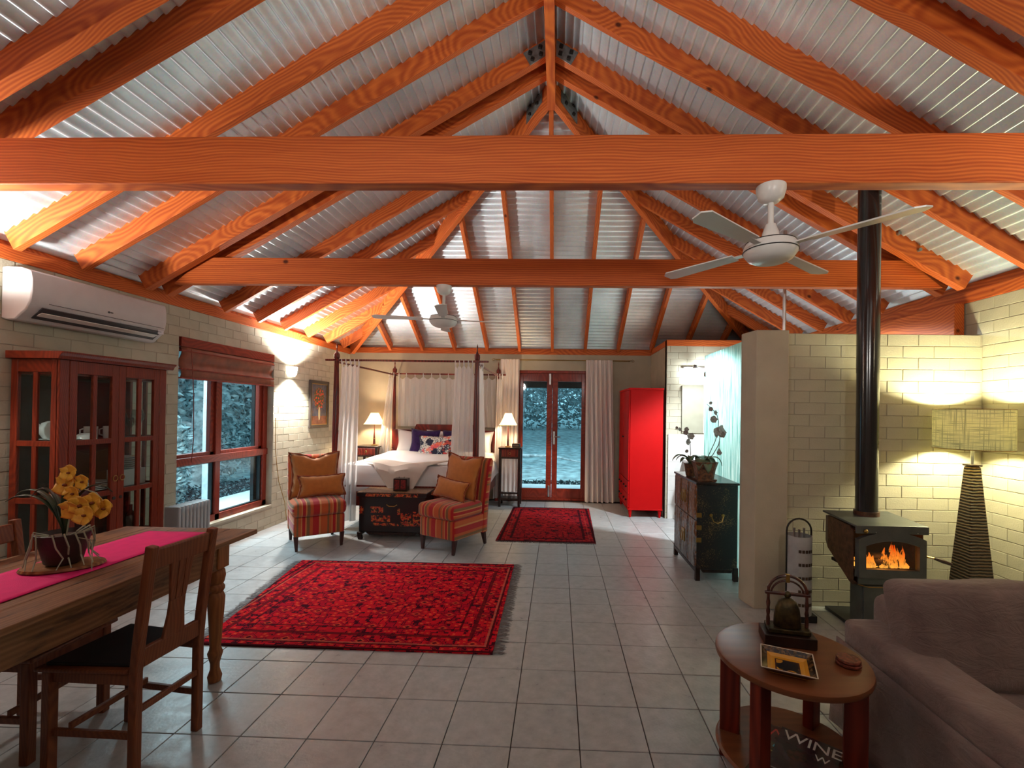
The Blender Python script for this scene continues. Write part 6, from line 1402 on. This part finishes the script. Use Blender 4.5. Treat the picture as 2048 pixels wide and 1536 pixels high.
b_.build('square_dish', _dish(), loc=(1.088, -0.216, T5), rot=(0, 0, R(-23)), bevel=0.002, label='square dish with yellow border and dark painted centre on the side table', cat='dish')
cs = thing('round_coaster', 'round carved red-brown coaster stack at the right of the side table', 'coaster', (1.346, -0.172, T5))
for k in range(2): MB().lathe([(0.0, 0), (0.040 - 0.002*k, 0.0), (0.045 - 0.002*k, 0.004), (0.045 - 0.002*k, 0.010), (0.041, 0.013), (0.0, 0.013)], (0, 0, 0.0135*k), 28).build('coaster', plain('carved_red_wood', (0.26, 0.055, 0.03), 0.5, var=0.4, scale=70, bstr=0.8, bscale=90), cs, smooth=40)
# magazines on the lower shelf
def text(s, size, mat, par, loc, rz, name='lettering', ext=0.0003, spacing=1.0):
    cu = bpy.data.curves.new('t', 'FONT'); cu.body = s; cu.size = size; cu.extrude = ext; cu.space_character = spacing; cu.align_x = 'LEFT'
    tmp = bpy.data.objects.new('t', cu); COL.objects.link(tmp); bpy.context.view_layer.update()
    me = bpy.data.meshes.new_from_object(tmp.evaluated_get(bpy.context.evaluated_depsgraph_get())); bpy.data.objects.remove(tmp)
    me.materials.clear(); me.materials.append(mat); o = bpy.data.objects.new(name, me); COL.objects.link(o); o.parent = par; o.location = loc; o.rotation_euler = (0, 0, rz); return o
INKW = plain('pale_ink', (0.62, 0.62, 0.60), 0.4, var=0.02); INKR = plain('red_ink', (0.62, 0.02, 0.02), 0.4, var=0.02); INKB = plain('cyan_label', (0.03, 0.30, 0.38), 0.4, var=0.02)
PAGES = plain('white_pages', (0.6, 0.58, 0.55), 0.7)
def mag(label, loc, rz, w, h, cover, th_=0.006):
    t = thing('magazine', label, 'magazine', loc, rz, group='magazines on the lower shelf')
    MB().box(0, w, -h, 0, 0.0, th_-0.0006).build('pages', PAGES, t); MB().box(-0.001, w+0.001, -h-0.001, 0.001, th_-0.0006, th_).build('cover', cover, t)
    return t
DKM = plain('dark_maroon_cover', (0.05, 0.02, 0.025), 0.25, var=0.3, scale=14, col2=(0.02, 0.012, 0.018)); RDM = plain('dark_red_cover', (0.09, 0.015, 0.015), 0.25, var=0.3, scale=10)
GRM = plain('brown_photo_cover', (0.12, 0.07, 0.03), 0.25, var=0.4, scale=20)
SZ = 0.116
mg1 = mag('magazine with a large red W on its dark cover, underneath on the left', (1.108, 0.05, SZ), R(-30), 0.20, 0.27, RDM); text('W', 0.078, INKR, mg1, (0.022, -0.075, 0.0062), 0); None
mg3 = mag('brown magazine sticking out in the middle of the shelf', (1.085, -0.075, SZ + 0.007), R(-45), 0.19, 0.23, GRM)
MB().box(0.025, 0.085, -0.03, -0.012, 0.0062, 0.0066).build('label_strip', INKB, mg3); 
MB().box(0.01, 0.12, -0.062, -0.055, 0.0062, 0.0064).build('label_strip', BRASS, mg3)
mg2 = mag('magazine titled WINE in pale letters, topmost on the lower shelf', (1.176, -0.004, SZ + 0.0145), R(-37), 0.215, 0.27, DKM)
text('WINE', 0.085, INKW, mg2, (0.012, -0.072, 0.0062), 0, spacing=0.95)
text('W', 0.05, INKW, mg2, (0.135, -0.13, 0.0062), 0)
MB().lathe([(0.0, 0), (0.035, 0), (0.035, 0.0004), (0, 0.0004)], (0.08, -0.15, 0.0062), 20).build('cover_picture', plain('wine_glass_picture', (0.10, 0.03, 0.02), 0.3, var=0.5, scale=60), mg2)

# ================================================================== CEILING FANS
def fan(label, loc, blades, a0, tilt=0):
    t = thing('ceiling_fan', label, 'fan', loc)
    MB().lathe([(0.0, 0), (0.064, 0.0), (0.064, -0.022), (0.055, -0.055), (0.032, -0.075), (0.0, -0.078)][::-1], (0, 0, 0), 28).build('canopy', WHITEM, t, smooth=50)
    MB().tube([(0, 0, -0.07), (0, 0, -0.20)], 0.013, 12).build('down_rod', WHITEM, t, smooth=True)
    MB().lathe([(0.0, -0.27), (0.042, -0.265), (0.036, -0.215), (0.022, -0.175), (0.0, -0.17)], (0, 0, 0), 24).build('rod_cover', WHITEM, t, smooth=50)
    h = MB().lathe([(0.0, -0.35), (0.07, -0.348), (0.096, -0.335), (0.115, -0.31), (0.117, -0.285), (0.106, -0.262), (0.06, -0.258), (0.0, -0.258)], (0, 0, 0), 36).build('motor', WHITEM, t, smooth=50)
    MB().tube([(0.1175*math.cos(a), 0.1175*math.sin(a), -0.300) for a in [i*6.2832/40 for i in range(40)]], 0.0022, 5, closed=True).build('motor_seam', BLACK, h)
    MB().tube([(0.107*math.cos(a), 0.107*math.sin(a), -0.262) for a in [i*6.2832/40 for i in range(40)]], 0.002, 5, closed=True).build('motor_seam', BLACK, h)
    for k in range(blades):
        a = R(a0 + 360/blades*k); M_ = Matrix.Rotation(a, 4, 'Z')
        bl2 = MB().add([(0.17, -0.03, -0.003), (0.54, -0.046, -0.006), (0.57, -0.03, -0.005), (0.58, 0.015, 0.003), (0.55, 0.044, 0.006), (0.17, 0.034, 0.005)], [(0, 1, 2, 3, 4, 5)]).xf(Matrix.Translation((0, 0, -0.288)) @ M_)
        bo = bl2.build('blade', WHITEM, t, solid=0.006)
        MB().bar((0.10, 0, -0.288), (0.20, 0, -0.286), 0.03, 0.006).xf(M_).build('blade_iron', WHITEM, bo)
    return t
fan('white ceiling fan hanging from the near tie beam at the right', (1.155, 0.1175, 2.533), 4, 40)
fan('white ceiling fan hanging from the far tie beam above the bed', (-0.795, 1.83, 2.533), 4, 12)
